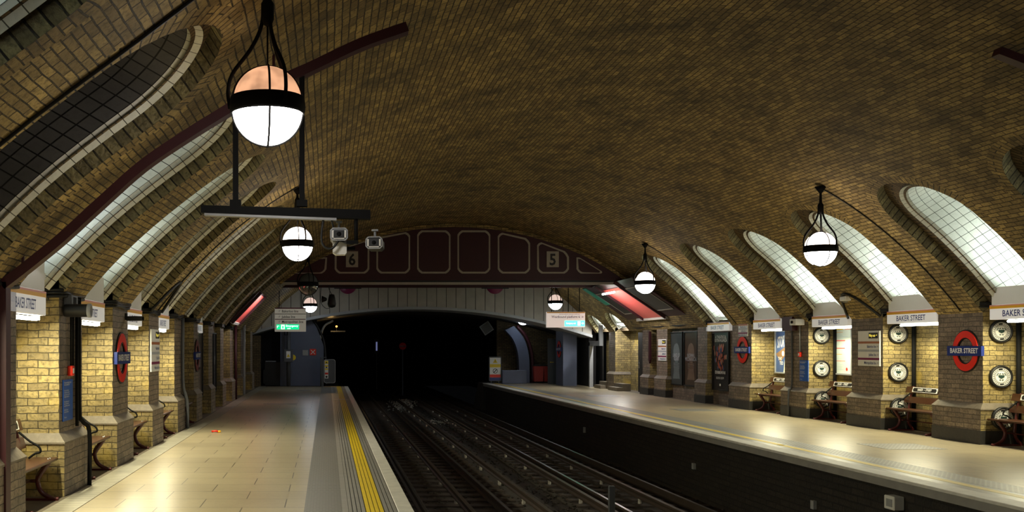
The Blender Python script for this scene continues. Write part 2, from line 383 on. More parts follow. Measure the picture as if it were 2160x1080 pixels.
# ---------------------------------------------------------------- light wells cut in the vault
D1 = .2
def light_well(side, a, b, S_, label, lit, power=WELL_W):
    D1 = .16 if side < 0 else .20; g = .17 if side < 0 else .36
    if S_ < 1.5: g = .15
    if side < 0 and a > 14: g = .32
    c = (a+b)/2; w_ = (b-a)/2; U = ush(w_, S_); IN = ush(w_-g, S_-g-.02)
    L_ = [0]
    for i in range(1, len(U)): L_.append(L_[-1]+math.hypot(U[i][0]-U[i-1][0], U[i][1]-U[i-1][1]))
    fl = side > 0
    r0 = VP(side, 0, c); root = thing('light_well', label, 'light well', r0, 0, 'tiled light wells in the vault')
    loc = lambda p: p-r0
    m = MB()
    m.grid([[loc(VP(side, p[1], c+p[0])) for p in U], [loc(VP(side, p[1], c+p[0], D1)) for p in U]], [[(0.25, l) for l in L_], [(.25+D1, l) for l in L_]], flip=fl)
    m.build('brick_reveal', M['reveal'], root)
    m = MB(); m.grid([[loc(VP(side, p[1], c+p[0], D1)) for p in U], [loc(VP(side, p[1], c+p[0], D1)) for p in IN]], [[(0, l) for l in L_], [(.3, l) for l in L_]], flip=fl)
    m.build('brick_soffit', M['recess'], root)
    # rounded white tile rim
    rim, uv = [], []
    nrm = []
    for i, p in enumerate(IN):
        q0 = IN[max(0, i-1)]; q1 = IN[min(len(IN)-1, i+1)]; tx, ts = q1[0]-q0[0], q1[1]-q0[1]; l = math.hypot(tx, ts); nrm.append((-ts/l, tx/l))
    for k in range(7):
        th = PI*.5*k/6; off = .075*(1-math.sin(th)); dep = D1-.02-.075*math.cos(th)*0+.075*(math.cos(PI*.5-th) if 0 else 0)
        off = .09*math.cos(th); dep = D1-.045+.09*(1-math.sin(th))*0+.10*(th/(PI*.5))**2
        rim.append([loc(VP(side, max(0, p[1]+n_[1]*off), c+p[0]+n_[0]*off, dep)) for p, n_ in zip(IN, nrm)]); uv.append([(l, .02*k) for l in L_])
    m = MB(); m.smooth = True; m.grid(rim, uv, flip=fl)
    m.grid([[loc(VP(side, max(0, p[1]+n_[1]*.09), c+p[0]+n_[0]*.09, D1+.01)) for p, n_ in zip(IN, nrm)], rim[0]], [[(l, 0) for l in L_], [(l, .01) for l in L_]], flip=fl)
    m.build('tile_rim', M['rimtile'], root)
    # tiled shaft running outward and up, closed by a sloping tiled back
    D = Vector((side*math.cos(math.radians(30)), 0, math.sin(math.radians(30))))
    base = [VP(side, p[1], c+p[0], D1+.05) for p in IN]; steps = [0, .3, .7, 1.15]
    m = MB(); m.grid([[loc(p+D*t) for p in base] for t in steps], [[(l, t) for l in L_] for t in steps], flip=fl)
    end = [loc(p+D*1.15) for p in base]; n = len(end)//2
    left, right = end[:n+1], end[n:][::-1]
    rows, uv = [], []
    for i in range(len(left)):
        pr = [left[i].lerp(right[i], t) for t in (0, .25, .5, .75, 1)]; s_ = IN[i][1]
        rows.append(pr); uv.append([(p.y, s_) for p in pr])
    m.grid(rows, uv, flip=side < 0)
    f0, f1 = loc(base[0]), loc(base[-1])
    m.quad(f0, f1, f1+D*1.15, f0+D*1.15)
    m.build('tile_lining', M['shadetile' if side < 0 and 6 < a < 8 else 'tile'], root)
    if lit:
        p = VP(side, .12, c, D1+.14); o = area('well_lamp', p, (0, 0, 0), .10, 2*w_-g*2-.15, power, (.92, 1, .95) if side > 0 or a > 12 else (.85, .95, 1))
        d = (Vector((side*.55, 0, .85))).normalized(); o.rotation_euler = (-d).to_track_quat('Z', 'Y').to_euler()
        m = MB(); q = p-r0; m.box(q.x-.07, q.x+.07, q.y-w_+g+.05, q.y+w_-g-.05, q.z-.09, q.z-.02); m.build('lamp_batten', M['white'], root)
    return root
ll = ['cut off by the upper frame corner beyond the near platform', 'with tiles coloured dark for shade, beside the huge globe lamp', 'brightly lit, above the blue poster bay of the near platform',
      'lit sliver, between the blue notice pier and the roundel pier', 'unlit, between the roundel pier and the line sign pier', 'beyond the line sign pier of the near platform',
      'sixth seen along the near platform', 'seventh seen along the near platform', 'eighth seen along the near platform', 'last before the bridge on the near platform']
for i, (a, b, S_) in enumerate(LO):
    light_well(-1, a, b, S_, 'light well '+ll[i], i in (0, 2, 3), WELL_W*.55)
rl = ['at the upper frame corner across the tracks', 'over the name board at the frame edge', 'over the bare brick bay',
      'over the bay with the white map poster', 'over the bay with the bright film poster', 'rosy lit, over the theatre poster bay', 'small, over the passage beyond the bridge', 'small and last, beside the cream portal']
for i, (a, b, S_) in enumerate(RO):
    light_well(1, a, b, S_, 'white tiled light well '+rl[i], True, WELL_W if i < 6 else 90)

# ---------------------------------------------------------------- side walls, piers
XL, XR, BL, BR = -3.05, 11.45, -3.65, 12.05
m = MB(); m.box(BL-.2, BL, Y_NEAR, 44, -.1, 2.5); struct(m, 'wall_left', M['wall'], 'yellow brick back wall of the near platform recesses')
m = MB(); m.box(BR, BR+.2, 9, 44, -.1, 2.5); struct(m, 'wall_right', M['wall'], 'yellow brick back wall of the recesses across the tracks')
def pier(side, y0, y1, label, depth=None, black=True, plinth=True):
    xf = XL if side < 0 else XR; xb = BL if side < 0 else BR; s = side; L_ = y1-y0
    root = thing('brick_pier', label, 'pier', (xf, (y0+y1)/2, 0), 0, 'brick piers carrying the vault'); h = L_/2
    dx = xb-xf
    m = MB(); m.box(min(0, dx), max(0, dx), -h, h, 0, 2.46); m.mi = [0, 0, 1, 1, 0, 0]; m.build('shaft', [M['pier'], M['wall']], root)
    if plinth:
        # plinth with a sloping stone shoulder
        e = .075; zt = .62; o = 0-s*e
        m = MB(); m.m = 0; m.box(min(o, dx*.999), max(o, dx*.999), -h-e*.8, h+e*.8, .24 if black else 0, zt)
        m.m = 1
        x0, x1 = o, dx*.999
        A = [Vector((x0-s*.01, -h-e, zt)), Vector((x0-s*.01, h+e, zt)), Vector((x1, h+e, zt)), Vector((x1, -h-e, zt))]
        B = [Vector((-s*.002, -h-.003, zt+.1)), Vector((-s*.002, h+.003, zt+.1)), Vector((x1, h+.003, zt+.1)), Vector((x1, -h-.003, zt+.1))]
        A2 = [p-Vector((0, 0, .02)) for p in A]
        m.add(A2+A+B, [(0, 1, 5, 4), (1, 2, 6, 5), (3, 0, 4, 7), (4, 5, 9, 8), (5, 6, 10, 9), (7, 4, 8, 11), (0, 3, 2, 1), (8, 9, 10, 11)])
        if black: m.m = 2; m.box(min(o-s*.012, dx*.99), max(o-s*.012, dx*.99), -h-e*.85, h+e*.85, 0, .24)
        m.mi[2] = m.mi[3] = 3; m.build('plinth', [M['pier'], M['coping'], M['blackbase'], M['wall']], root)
    return root
pl = ['at the very near end of the near platform', 'second from the near end of the near platform', 'behind the maroon steel post', 'with the blue notice and black conduits', 'of the near platform carrying the red roundel',
      'of the near platform with the white line directory', 'beside the last bench of the near platform', 'of the near platform with a dull roundel', 'between the two dark poster frames', 'beyond the dark posters of the near platform', 'under the end of the maroon bridge']
for i, (a, b) in enumerate(LP): pier(-1, a, b, 'brick pier '+pl[i], black=False)
pr = ['out of line with the frame edge, across the tracks', 'just past the cut off bench across the tracks', 'with the large roundel, across the tracks', 'with the wide line directory, across the tracks', 'with the blue notice and a white camera, across the tracks',
      'with the smaller roundel, across the tracks', 'slim, between theatre poster and double poster frame']
for i, (a, b) in enumerate(RP): pier(1, a, b, 'brick pier '+pr[i])
pier(1, 34.3, 35.4, 'brick pier with the small line directory under the bridge')
pier(1, 36.15, 37.0, 'stained brick pier between two dark doors', )
pier(1, 40.5, 41.4, 'pale brick pier lit white beyond the bridge', black=False)
pier(-1, 36.0, 37.0, 'yellowish brick pier past the bridge on the near platform', black=False)
pier(-1, 40.5, 41.6, 'dark brick pier beside the cream portal on the near platform', black=False)
# lintels closing the recess tops
def lintel(side, a, b, k, z0, z1):
    m = MB(); x0, x1 = (XR+.22, BR) if side > 0 else (BL, XL-.22); m.box(x0, x1, a, b, z0, z1)
    struct(m, 'beam_%d' % k, M['recess'], 'dark brick lintel closing a wall recess')
for s, a, b, k in ((1, 28.8, 30.7, 5), (1, 31.5, 34.3, 6), (-1, 24.2, 26.2, 7), (-1, 27.1, 29.1, 8)):
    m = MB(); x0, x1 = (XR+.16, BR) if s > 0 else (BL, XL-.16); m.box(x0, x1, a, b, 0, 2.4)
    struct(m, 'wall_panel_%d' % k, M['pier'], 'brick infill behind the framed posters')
k = 1
for a, b, _ in LO+[(33, 36, 0), (37, 40.5, 0), (41.6, 44, 0)]: lintel(-1, a, b, k, 2.28, 2.46); k += 1
for a, b, _ in RO[:6]+[(31.5, 34.3, 0), (35.4, 36.15, 0), (37, 38.6, 0), (38.6, 40.5, 0), (41.4, 43.1, 0)]: lintel(1, a, b, k, 2.34, 2.5); k += 1
# ---------------------------------------------------------------- platforms
PLE, PRE = .90, 7.35
m = MB(); m.box(BL, -.24, Y_NEAR, 44, -.12, 0); struct(m, 'floor', M['paver'], 'buff paved floor of the near platform')
m = MB(); m.box(-.24, PLE-.02, Y_NEAR, 44, -.12, -.012); m.box(PLE-.45, PLE-.14, Y_NEAR, 44, -1.3, -.12); struct(m, 'floor_slab', M['groove'], 'dark base under the ribbed edge of the near platform')
m = MB(); m.box(BL, -2.93, Y_NEAR, 44, 0, .004); m.box(XR-.06, BR, 8, 48, 0, .004); struct(m, 'floor_recess', M['recessfloor'], 'dark paving inside the wall recesses')  # thin sheets darker than the rest of the paving
m = MB()
m.box(-2.93, -2.62, Y_NEAR, 44, 0, .006); struct(m, 'trim_1', M['border'], 'pale border tiles along the wall of the near platform')
m = MB(); m.box(-.24, .16, Y_NEAR, 44, -.012, .002); tag(m.build('tactile_strip', M['studs']), 'grey dotted tactile strip beside the ribbed edge of the near platform', 'tactile paving')
m = MB(); m.box(.16, .222, Y_NEAR, 44, -.012, .002)
for k in range(4): m.box(.226+k*.045, .226+k*.045+.035, Y_NEAR, 44, -.012, .004)
for k in range(3): m.box(.60+k*.045, .60+k*.045+.035, Y_NEAR, 44, -.012, .004)
tag(m.build('ribbed_edging', M['ribw']), 'pale grey ribbed edging either side of the yellow line', 'edging')
m = MB()
for k in range(4): m.box(.408+k*.047, .408+k*.047+.037, Y_NEAR, 44, -.012, .005)
tag(m.build('yellow_warning_line', M['yellow']), 'yellow ribbed warning line of four bands on the near platform', 'painted line')
m = MB(); m.bevbox(.735, PLE, Y_NEAR, 44, -.04, .006, .006); tag(m.build('edge_coping', M['edgewhite']), 'white painted edge coping of the near platform', 'platform edge')
m = MB(); m.box(.36, .64, 32.9, 33.05, .005, .008); m.box(.16, .74, 32.9, 33.05, .0045, .0065); tag(m.build('cross_marking', M['edgewhite']), 'white painted cross marking over the yellow line of the near platform', 'painted line')
m = MB(); m.box(8.42, BR, 6, 48, -.12, 0); struct(m, 'floor_2', M['paver'], 'buff paved floor of the platform across the tracks')
m = MB(); m.box(PRE, 8.42, 6, 48, -.14, -.004); m.box(7.62, 7.8, 6, 48, -.004, .002); m.box(7.93, 8.02, 6, 48, -.004, .002); struct(m, 'floor_slab_2', M['rib'], 'grey strip behind the edge of the platform across the tracks')
m = MB(); m.box(8.02, 8.42, 6, 40, -.004, .003); tag(m.build('tactile_strip', M['studs']), 'dark dotted tactile strip along the platform across the tracks', 'tactile paving')
m = MB(); m.box(7.8, 7.93, 6, 17.6, -.004, .004); m.box(7.8, 7.93, 17.7, 48, -.004, .004); tag(m.build('yellow_warning_line', M['yellow']), 'thin yellow line along the platform across the tracks', 'painted line')
m = MB(); m.bevbox(PRE-.02, 7.62, 6, 48, -.035, .006, .006); tag(m.build('edge_coping', M['edgewhite']), 'worn white edge coping of the platform across the tracks', 'platform edge')
for i, (x, y, q) in enumerate(((9.8, 17.4, 'a bench and the large roundel'), (9.9, 27.5, 'the smaller roundel pier'), (9.6, 35.5, 'the double poster frame'))):
    m = MB(); m.box(x-.5, x+.5, y-.5, y+.5, 0, .004); m.build
    tag(m.build('paving_square', M['studs']), 'square dark dotted paving panel in front of '+q, 'tactile paving')
m = MB(); m.box(-1.9, -.9, 30.2, 30.6, 0, .004); tag(m.build('drain_cover', M['studs']), 'dark slotted drain cover in the near platform before the end', 'drain cover')
m = MB(); m.box(-1.2, -.6, 39.6, 40.4, 0, .004); tag(m.build('drain_cover', M['studs']), 'dark slotted drain cover by the sign carrying column at the platform end', 'drain cover')
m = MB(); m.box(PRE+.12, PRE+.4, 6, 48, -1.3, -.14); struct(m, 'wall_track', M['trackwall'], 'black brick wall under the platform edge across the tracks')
m = MB(); m.prism([(0, 0), (1.6, 0), (3.2, -1.3), (0, -1.3)], (PRE, 48, 0), Y, Z, X, 4.0); struct(m, 'floor_ramp', M['dirt'], 'dark end of the platform across the tracks')
# ---------------------------------------------------------------- trackbed
m = MB(); rows = []
for j in range(61):
    y = -2+j*1.5; rows.append([(x, y, -1.32+.03*random.random()) for x in lin(.7, 7.6, 30)])
m.grid(rows, flip=True); struct(m, 'ground', M['ballast'], 'black oily ballast between the platforms')
me = MB()
def stone(m, x, y, z, r):
    vs = []; n = 5
    for k in range(n): t = 2*PI*k/n+random.random()*.6; vs.append((x+math.cos(t)*r*random.uniform(.7, 1.1), y+math.sin(t)*r*random.uniform(.7, 1.1), z+random.uniform(-.2, .3)*r))
    vs += [(x, y, z+r*.7), (x, y, z-r*.6)]; m.add(vs, [(k, (k+1) % n, n) for k in range(n)]+[((k+1) % n, k, n+1) for k in range(n)])
for k in range(5200):
    y = 8+abs(random.random()**1.5)*40; stone(me, random.uniform(.95, 7.3), y, -1.29, random.uniform(.02, .045))
tag(me.build('ballast_gravel', M['ballast']), 'dark loose ballast stones between the rails', 'gravel', None, 'stuff')
me = MB()
for k in range(420):
    t = random.random(); stone(me, 3.75+random.gauss(0, .28)+(.8*t-.4), 47+9*t+random.gauss(0, .5), -1.27+random.random()*.1, random.uniform(.03, .07))
for k in range(70): stone(me, 4.35+random.gauss(0, .2), 40+random.gauss(0, .9), -1.26, random.uniform(.02, .045))
tag(me.build('pale_gravel', M['stones']), 'pale stones spilt between the two tracks near the tunnel', 'gravel', None, 'stuff')
RZ = -1.10
m = MB(); m.bevbox(-1.25, 1.25, -.13, .13, -1.36, -1.265, .012); sl = m.build('sleeper', M['sleeper'])
tag(sl, 'dark timber sleeper across the rails', 'sleeper', 'sleepers under the rails of both tracks')
first = True
for tx in (2.42, 5.92):
    y = 7.6
    while y < 56:
        o = sl if first else sl.copy()
        if not first: C.objects.link(o)
        first = False; o.location = (tx, y, 0); o.rotation_euler = (0, 0, random.uniform(-.006, .006))
        o['label'] = 'dark timber sleeper under the track beside the %s' % ('yellow ribbed platform edge' if tx < 4 else 'far platform wall')
        o['group'] = 'sleepers of the %s track' % ('near' if tx < 4 else 'farther'); y += .68
def railprof(w, h): return [(-w, 0), (w, 0), (w, .02), (.012, .035), (.012, h-.035), (.034, h-.028), (.034, h-.004), (.03, h), (-.03, h), (-.034, h-.004), (-.034, h-.028), (-.012, h-.035), (-.012, .035), (-w, .02)]
Y0R, Y1R = 4, 80
def running(x, label):
    r = thing('running_rail', label, 'rail', (x, Y0R, -1.265)); m = MB(); m.prism(railprof(.065, .158), (0, 0, 0), X, Z, Y, Y1R-Y0R); m.build('rail_web', M['rail'], r)
    m = MB(); m.box(-.026, .026, 0, Y1R-Y0R, .158, .161); m.build('running_surface', M['railtop'], r)
running(1.70, 'steel running rail closest to the ribbed yellow lined platform'); running(3.14, 'second steel running rail of the track beside the near platform')
running(5.18, 'first steel running rail of the farther track'); running(6.62, 'steel running rail closest to the platform across the tracks')
def conductor(x, label, n=15):
    r = thing('conductor_rail', label, 'rail', (x, Y0R, -1.265)); m = MB(); m.prism([(-.045, 0), (.045, 0), (.045, .02), (.02, .05), (.02, .07), (.038, .09), (.038, .13), (-.038, .13), (-.038, .09), (-.02, .07), (-.02, .05), (-.045, .02)], (0, 0, .10), X, Z, Y, Y1R-Y0R); m.build('rail_web', M['rail'], r)
    p = None
    for k in range(n):
        if p is None: m = MB(); m.lathe([(0, .13), (.032, .125), (.036, .10), (.028, .085), (.036, .07), (.036, .04), (.03, 0), (.0, 0)], n=10); p = m.build('insulator', M['stones'], r); o = p
        else: o = p.copy(); C.objects.link(o); o.parent = r
        o.location = (0, 4.5+k*2.7, -.03)
conductor(2.44, 'current rail on white insulators in the middle of the track by the near platform'); conductor(3.72, 'raised current rail on the far side of the near track')
conductor(4.80, 'raised current rail between the two tracks, next to the farther track'); conductor(5.92, 'current rail in the middle of the farther track')
m = MB(); m.bevbox(-.045, .045, -.03, .03, 0, .95, .008); m.box(-.07, .07, -.05, .05, 0, .03); tag(m.build('track_post', M['greyp'], None, (4.2, 15.05, -1.30)), 'slim grey post standing between the two tracks', 'post')
m = MB(); m.tube([(1.3, 5, -1.12), (1.3, 30, -1.12), (1.25, 46, -1.12)], .035); tag(m.build('track_cable', M['black']), 'black cable along the foot of the near platform edge', 'cable')
for i, (x, y, h, q) in enumerate(((7.44, 20.7, .12, 'under the edge opposite the line directory pier'), (7.44, 15.6, .13, 'under the edge opposite the large roundel'), (7.44, 29.5, .16, 'under the far edge opposite the film poster'))):
    m = MB(); m.box(-.02, .03, -.05, .05, 0, h); m.box(-.022, -.02, -.03, .03, h*.3, h*.5)
    tag(m.build('distance_marker', M['lightgrey'], None, (x, y, -.78)), 'small white marker plate '+q, 'marker')
r = thing('junction_box', 'pale square junction box fixed under the platform edge across the tracks', 'junction box', (7.47, 13.3, -.42))
m = MB(); m.bevbox(-.14, .0, -.12, .12, 0, .18, .01); m.build('box_body', M['cream'], r); m = MB(); m.box(-.145, -.14, -.08, .06, .04, .14); m.build('box_lid', M['lightgrey'], r)

# ---------------------------------------------------------------- maroon bridge over the tracks
YG, YG2, ZG = 33.5, 36.5, 3.94
gr = thing('maroon_bridge', 'maroon steel bridge with cream lined panels across the vault', 'bridge', (XC, YG, ZG))
def gz(x): a = min(AMAX, abs(x)); return zbase(a)-ZG-.02
m = MB(); pts = [(x, gz(x)) for x in lin(-5.62, 5.62, 40)]; m.prism([(-5.65, -.0)]+pts+[(5.65, 0)], (0, 0, 0), X, Z, Y, .15); m.build('girder_face', M['maroon'], gr)
m = MB(); m.m = 0; m.box(-5.9, 5.9, -.06, .16, -.05, .02); m.box(-5.9, 5.9, 2.85, 3.0, -.12, .0); m.build('bottom_flange', M['maroon'], gr)
m = MB()
for k in range(26): m.box(-5.9+k*.4545, -5.9+(k+1)*.4545-.012, .16, 2.84, -.02, .0)
m.build('soffit_boards', M['concrete'], gr)
m = MB(); m.box(-6.15, 6.15, .0, .12, -.19, -.11); m.build('conduit_rail', M['concrete'], gr)
m = MB(); m.box(-5.9, 5.9, .02, .1, -.11, -.05); m.build('flange_gap', M['black'], gr)
gs = YG/PXF
def gp(px, py): return ((px-PX0)*gs-XC, 1.7+(PY0-py)*gs-ZG)
m = MB(); rim = [(x, gz(x)) for x in lin(-5.75, 5.75, 50)]
m.band([(x, z-.11) for x, z in rim], rim, (0, -.07, 0), X, Z, Y, .1, closed=False); m.build('arch_moulding', M['vault'], gr)
def notch(P):
    """outline with the corners cut back by a small concave step"""
    out = []; n = len(P)
    for i in range(n):
        a, b, c = Vector(P[i-1]), Vector(P[i]), Vector(P[(i+1) % n]); u = (a-b).normalized(); v = (c-b).normalized(); k = .13
        if (b-a).length < .4 or (c-b).length < .4: out.append(tuple(b)); continue
        out += [tuple(b+u*k*1.1), tuple(b+(u+v)*k*.45), tuple(b+v*k*1.1)]
    return out
def inset(P, d):
    cx = sum(p[0] for p in P)/len(P); cy = sum(p[1] for p in P)/len(P); out = []
    for x, y in P: l = math.hypot(x-cx, y-cy); out.append((x-(x-cx)/l*d*1.25, y-(y-cy)/l*d*1.25))
    return out
for P in ([(612, 577), (688, 577), (690, 543), (672, 543)][0:4], [(706, 577), (779, 577), (779, 505), (706, 527)], [(794, 577), (865, 577), (865, 488), (794, 501)], [(880, 577), (950, 577), (950, 486), (880, 486)],
          [(965, 577), (1034, 577), (1034, 486), (965, 486)], [(1050, 577), (1118, 577), (1118, 504), (1050, 489)], [(1133, 577), (1200, 577), (1200, 533), (1133, 508)], [(1216, 577), (1277, 577), (1222, 543), (1216, 543)]):
    Q = notch([gp(*p) for p in P]); m = MB(); m.band(inset(Q, .055), Q, (0, -.012, 0), X, Z, Y, .012); m.build('panel_lining', M['stripe'], gr)
for px, py, t in ((742.5, 547, '6'), (1165.5, 547, '5')):
    x, z = gp(px, py); r = MB(); r.m = 0; r.box(x-.2, x+.2, -.035, -.012, z-.26, z+.26); r.m = 1
    r.text(t, (x, -.036, z-.03), X, Z, .52, sx=.9, bold=.025); r.m = 2; r.box(x-.15, x+.15, -.037, -.035, z+.19, z+.205)
    r.build('number_plate', [M['stripe'], M['black'], M['grey']], gr)
# sloping maroon ends with lit panels
for s, q in ((1, 'across the tracks'), (-1, 'over the near platform')):
    x0, z0, x1, z1 = (5.25, 3.93, 7.0, 2.75) if s > 0 else (-6.2, 3.42, -7.07, 2.52)
    ex = XC+x0; r = thing('sloping_haunch', 'maroon sloping haunch with a bright red panel under the bridge end '+q, 'haunch', (ex, YG, z0))
    d = Vector((x1-x0, 0, z1-z0)); n = Vector((-d.z, 0, d.x)).normalized()*(1 if s < 0 else -1)
    if n.z > 0: n = -n
    o = Vector((0, 0, -.06))
    def slab(name, y0, y1, t0, t1, th, mat):
        m = MB(); a = o+d*t0; b = o+d*t1; P = [a+Y*y0, b+Y*y0, b+Y*y1, a+Y*y1]; m.add([p for p in P]+[p+n*th for p in P], [(0, 1, 2, 3), (4, 7, 6, 5), (0, 4, 5, 1), (1, 5, 6, 2), (2, 6, 7, 3), (3, 7, 4, 0)]); return m.build(name, mat, r)
    ya0, ya1 = (-1.9, 4.2) if s > 0 else (-3.6, 0.1)
    slab('haunch_plate', ya0, ya1, 0, 1, .03, M['maroon'])
    if s > 0:
        for k, (a, b) in enumerate(((-1.7, -.15), (2.45, 3.5))):
            slab('dark_panel', a, b, .18, .8, .05, M['black']); 
            m = MB()
            for (ya, yb, ta, tb) in ((a, b, .18, .2), (a, b, .78, .8), (a, a+.03, .18, .8), (b-.03, b, .18, .8)):
                P = [o+d*ta+Y*ya, o+d*tb+Y*ya, o+d*tb+Y*yb, o+d*ta+Y*yb]; P = [p+n*.05 for p in P]; m.add(P+[p+n*.008 for p in P], [(0, 1, 2, 3), (4, 7, 6, 5), (0, 4, 5, 1), (1, 5, 6, 2), (2, 6, 7, 3), (3, 7, 4, 0)])
            m.build('panel_border', M['stripe'], r)
        slab('red_panel', .05, 2.2, .14, .98, .05, M['panelred']); slab('green_panel', 3.65, 4.15, .0, .5, .05, M['panelgreen'])
        m = MB(); c = o+d*.12+n*.25; m.tube([c+Y*.3, c+Y*1.7], .035, 8); m.build('lamp_tube', M['tube'], r)
    else:
        slab('red_panel', -3.2, -1.1, .05, .95, .05, M['panelred'])
        slab('panel_foot', -3.2, -1.1, .95, 1.02, .08, M['cream'])
    for k, y in enumerate((-.02, 2.3) if s > 0 else (-3.3, -1.0)): slab('haunch_rib', y-.04, y+.04, 0, 1, .11, M['maroon'])
area('haunch_lamp_light', (9.35, YG+1.1, 3.40), (0, math.radians(-60), 0), .06, 1.3, 45, (1, .95, .95))
area('haunch_lamp_light', (-1.75, YG-2.1, 3.0), (0, math.radians(60), 0), .05, 1.3, 22, (1, .9, .9))
# beams the haunches bear on
m = MB(); m.box(XR-.35, XR+.1, YG-.1, YG2+.1, 2.62, 2.74); struct(m, 'beam_40', M['concrete'], 'cream bearing beam at the bridge foot across the tracks')

# ---------------------------------------------------------------- cream portal beyond the bridge
YP = 43.5
RPz, XCP, ZA = 23.7, 3.84, 3.40
def pz(x): return ZA-RPz+math.sqrt(RPz**2-(x-XCP)**2)
pr_ = thing('tunnel_portal', 'cream panelled arch face over the tunnel mouth', 'portal', (0, YP, 0))
xs = lin(-3.62, 11.3, 36)
m = MB(); 
for i in range(36):
    a, b = xs[i]+.012, xs[i+1]-.012
    za, zb = pz(a), pz(b); T = lambda x: max(pz(x)+.02, min(4.6, zbase(min(AMAX, abs(x-XC)))+.15 if abs(x-XC) < 7.2 else pz(x)+.3))
    m.prism([(a, za), (b, zb), (b, T(b)), (a, T(a))], (0, -.04, 0), X, Z, Y, .04)
m.build('arch_panels', M['concrete'], pr_)
m = MB(); m.prism([(x, pz(x)+.01) for x in xs]+[(x, max(pz(x)+.02, min(4.6, zbase(min(7.2, abs(x-XC)))+.15))) for x in xs[::-1]], (0, 0, 0), X, Z, Y, .3); m.build('arch_core', M['groove'], pr_)
m = MB(); m.band([(x, pz(x)-.10) for x in xs], [(x, pz(x)+.02) for x in xs], (0, -.10, 0), X, Z, Y, 2.2, closed=False); m.build('arch_lip', M['lightgrey'], pr_)
for x, q in ((.88, 'above the near track'), (7.15, 'above the farther track')):
    r = thing('round_nameplate', 'dark round plate with white letters on the cream portal '+q, 'sign', (x, YP-.1, 4.34))
    m = MB(); m.lathe([(0, 0), (.36, 0), (.38, .03), (.38, .05)], n=28, axis='y'); m.build('disc', M['magenta'], r)
    m = MB(); m.box(-.58, .58, -.03, 0, -.16, .12); m.build('name_bar', M['black'], r)
    m = MB(); m.text('ARK' if x < 2 else 'VAR', (0, -.032, -.02), X, Z, .2, bold=.01); m.build('lettering', M['cream'], r)
# tunnel beyond
m = MB(); yy = [YP+2, 60, 84]
m.grid([[(x, y, pz(x)) for x in xs] for y in yy]); m.box(-3.9, -3.65, 44, 84, -1.4, 3); m.box(11.3, 11.6, 44, 84, -1.4, 3); m.box(-4, 12, 84, 84.3, -1.5, 4)
m.box(-3.7, .6, 47, 84, -1.4, -.3)
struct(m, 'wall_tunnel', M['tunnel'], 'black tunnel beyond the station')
m = MB(); m.box(BL-.3, BL, 44, 46, -.1, 3); m.box(-3.7, .9, 44, 44.2, -1.3, -.004); struct(m, 'wall_end', M['tunnel'], 'dark end of the near platform')
# end of the near platform
m = MB(); m.box(-3.65, -.45, 45.8, 46, 0, 3.4); struct(m, 'wall_far', M['tunnel'], 'dark end wall behind the near platform')
m = MB(); m.bevbox(0, .62, 0, .5, 0, 2.2, .02); tag(m.build('brick_stub', M['recess'], None, (-3.5, 43.9, 0)), 'dark brick stub beside the black doorway at the near platform end', 'pier')
m = MB(); P = [(0, 0), (1.9, 0), (1.9, 1.75), (1.62, 2.5), (1.2, 3.2), (0, 3.2)]
r = thing('grey_partition', 'blue grey partition panel at the end of the near platform', 'partition', (-2.05, 44.6, 0)); m.prism(P, (0, 0, 0), X, Z, Y, .08); m.build('panel_sheet', M['bluegrey'], r)
m = MB(); m.tube(curve([(1.95, -.02, 0), (1.95, -.02, 1.7), (1.68, -.02, 2.5), (1.2, -.02, 3.2)]), .05); m.build('panel_edge_pipe', M['black'], r)
r = thing('machine_cabinet', 'dark cabinet with papers on top by the black doorway', 'cabinet', (-2.45, 44.9, 0))
m = MB(); m.bevbox(-.3, .45, -.3, .3, 0, 1.05, .02); m.build('cabinet_body', M['black'], r); m = MB(); m.box(-.35, .3, -.31, -.3, .1, .7); m.build('cabinet_door', M['black'], r)
m = MB(); m.box(-.25, .2, -.2, .1, 1.05, 1.09); tag(m.build('paper_stack', M['lightgrey'], None, (-2.45, 44.9, 0)), 'pale papers lying on the dark cabinet', 'papers')
m = MB(); m.tube([(0, 0, 0), (0, 0, 2.9)], .09, 12); tag(m.build('sign_column', M['greyp'], None, (-1.66, 43.9, 0)), 'round grey column carrying the control box with a yellow notice', 'column')
r = thing('control_box', 'grey control box with a yellow and white notice on the round column', 'control box', (-1.66, 43.78, 1.05))
m = MB(); m.bevbox(-.2, .2, -.12, .03, 0, .55, .02); m.build('box_body', M['greyp'], r)
m = MB(); m.m = 0; m.box(-.09, .09, -.126, -.12, .17, .47); m.m = 1; m.prism([(-.07, .22), (.07, .22), (0, .36)], (0, -.128, 0), X, Z, Y, .003); m.build('warning_label', [M['white'], M['yellow']], r)
m = MB(); m.prism(arc(.2, .2, .12, -PI/2, PI/2, 10), (0, -.06, 0), X, Z, Y, .06); m.build('yellow_handle', M['yellow'], r)
r = thing('paper_notice', 'plain white notice on the blue grey partition', 'notice', (-.95, 44.58, 1.45)); m = MB(); m.box(-.12, .12, -.01, 0, -.12, .12); m.build('paper', M['lightgrey'], r)
r = thing('no_entry_sign', 'red sign with a white cross on the blue grey partition', 'sign', (-.62, 44.57, 1.48))
m = MB(); m.box(-.14, .14, -.01, .01, -.14, .14); m.build('sign_plate', M['red'], r)
m = MB()
for s in (1, -1): m.prism([(-.1, -.08*s), (-.08, -.1*s), (.1, .08*s), (.08, .1*s)], (0, -.014, 0), X, Z, Y, .003)
m.build('white_cross', M['white'], r)
r = thing('platform_gate', 'dark rounded platform end gate with a strip of yellow warning stickers', 'gate', (.18, 43.8, 0))
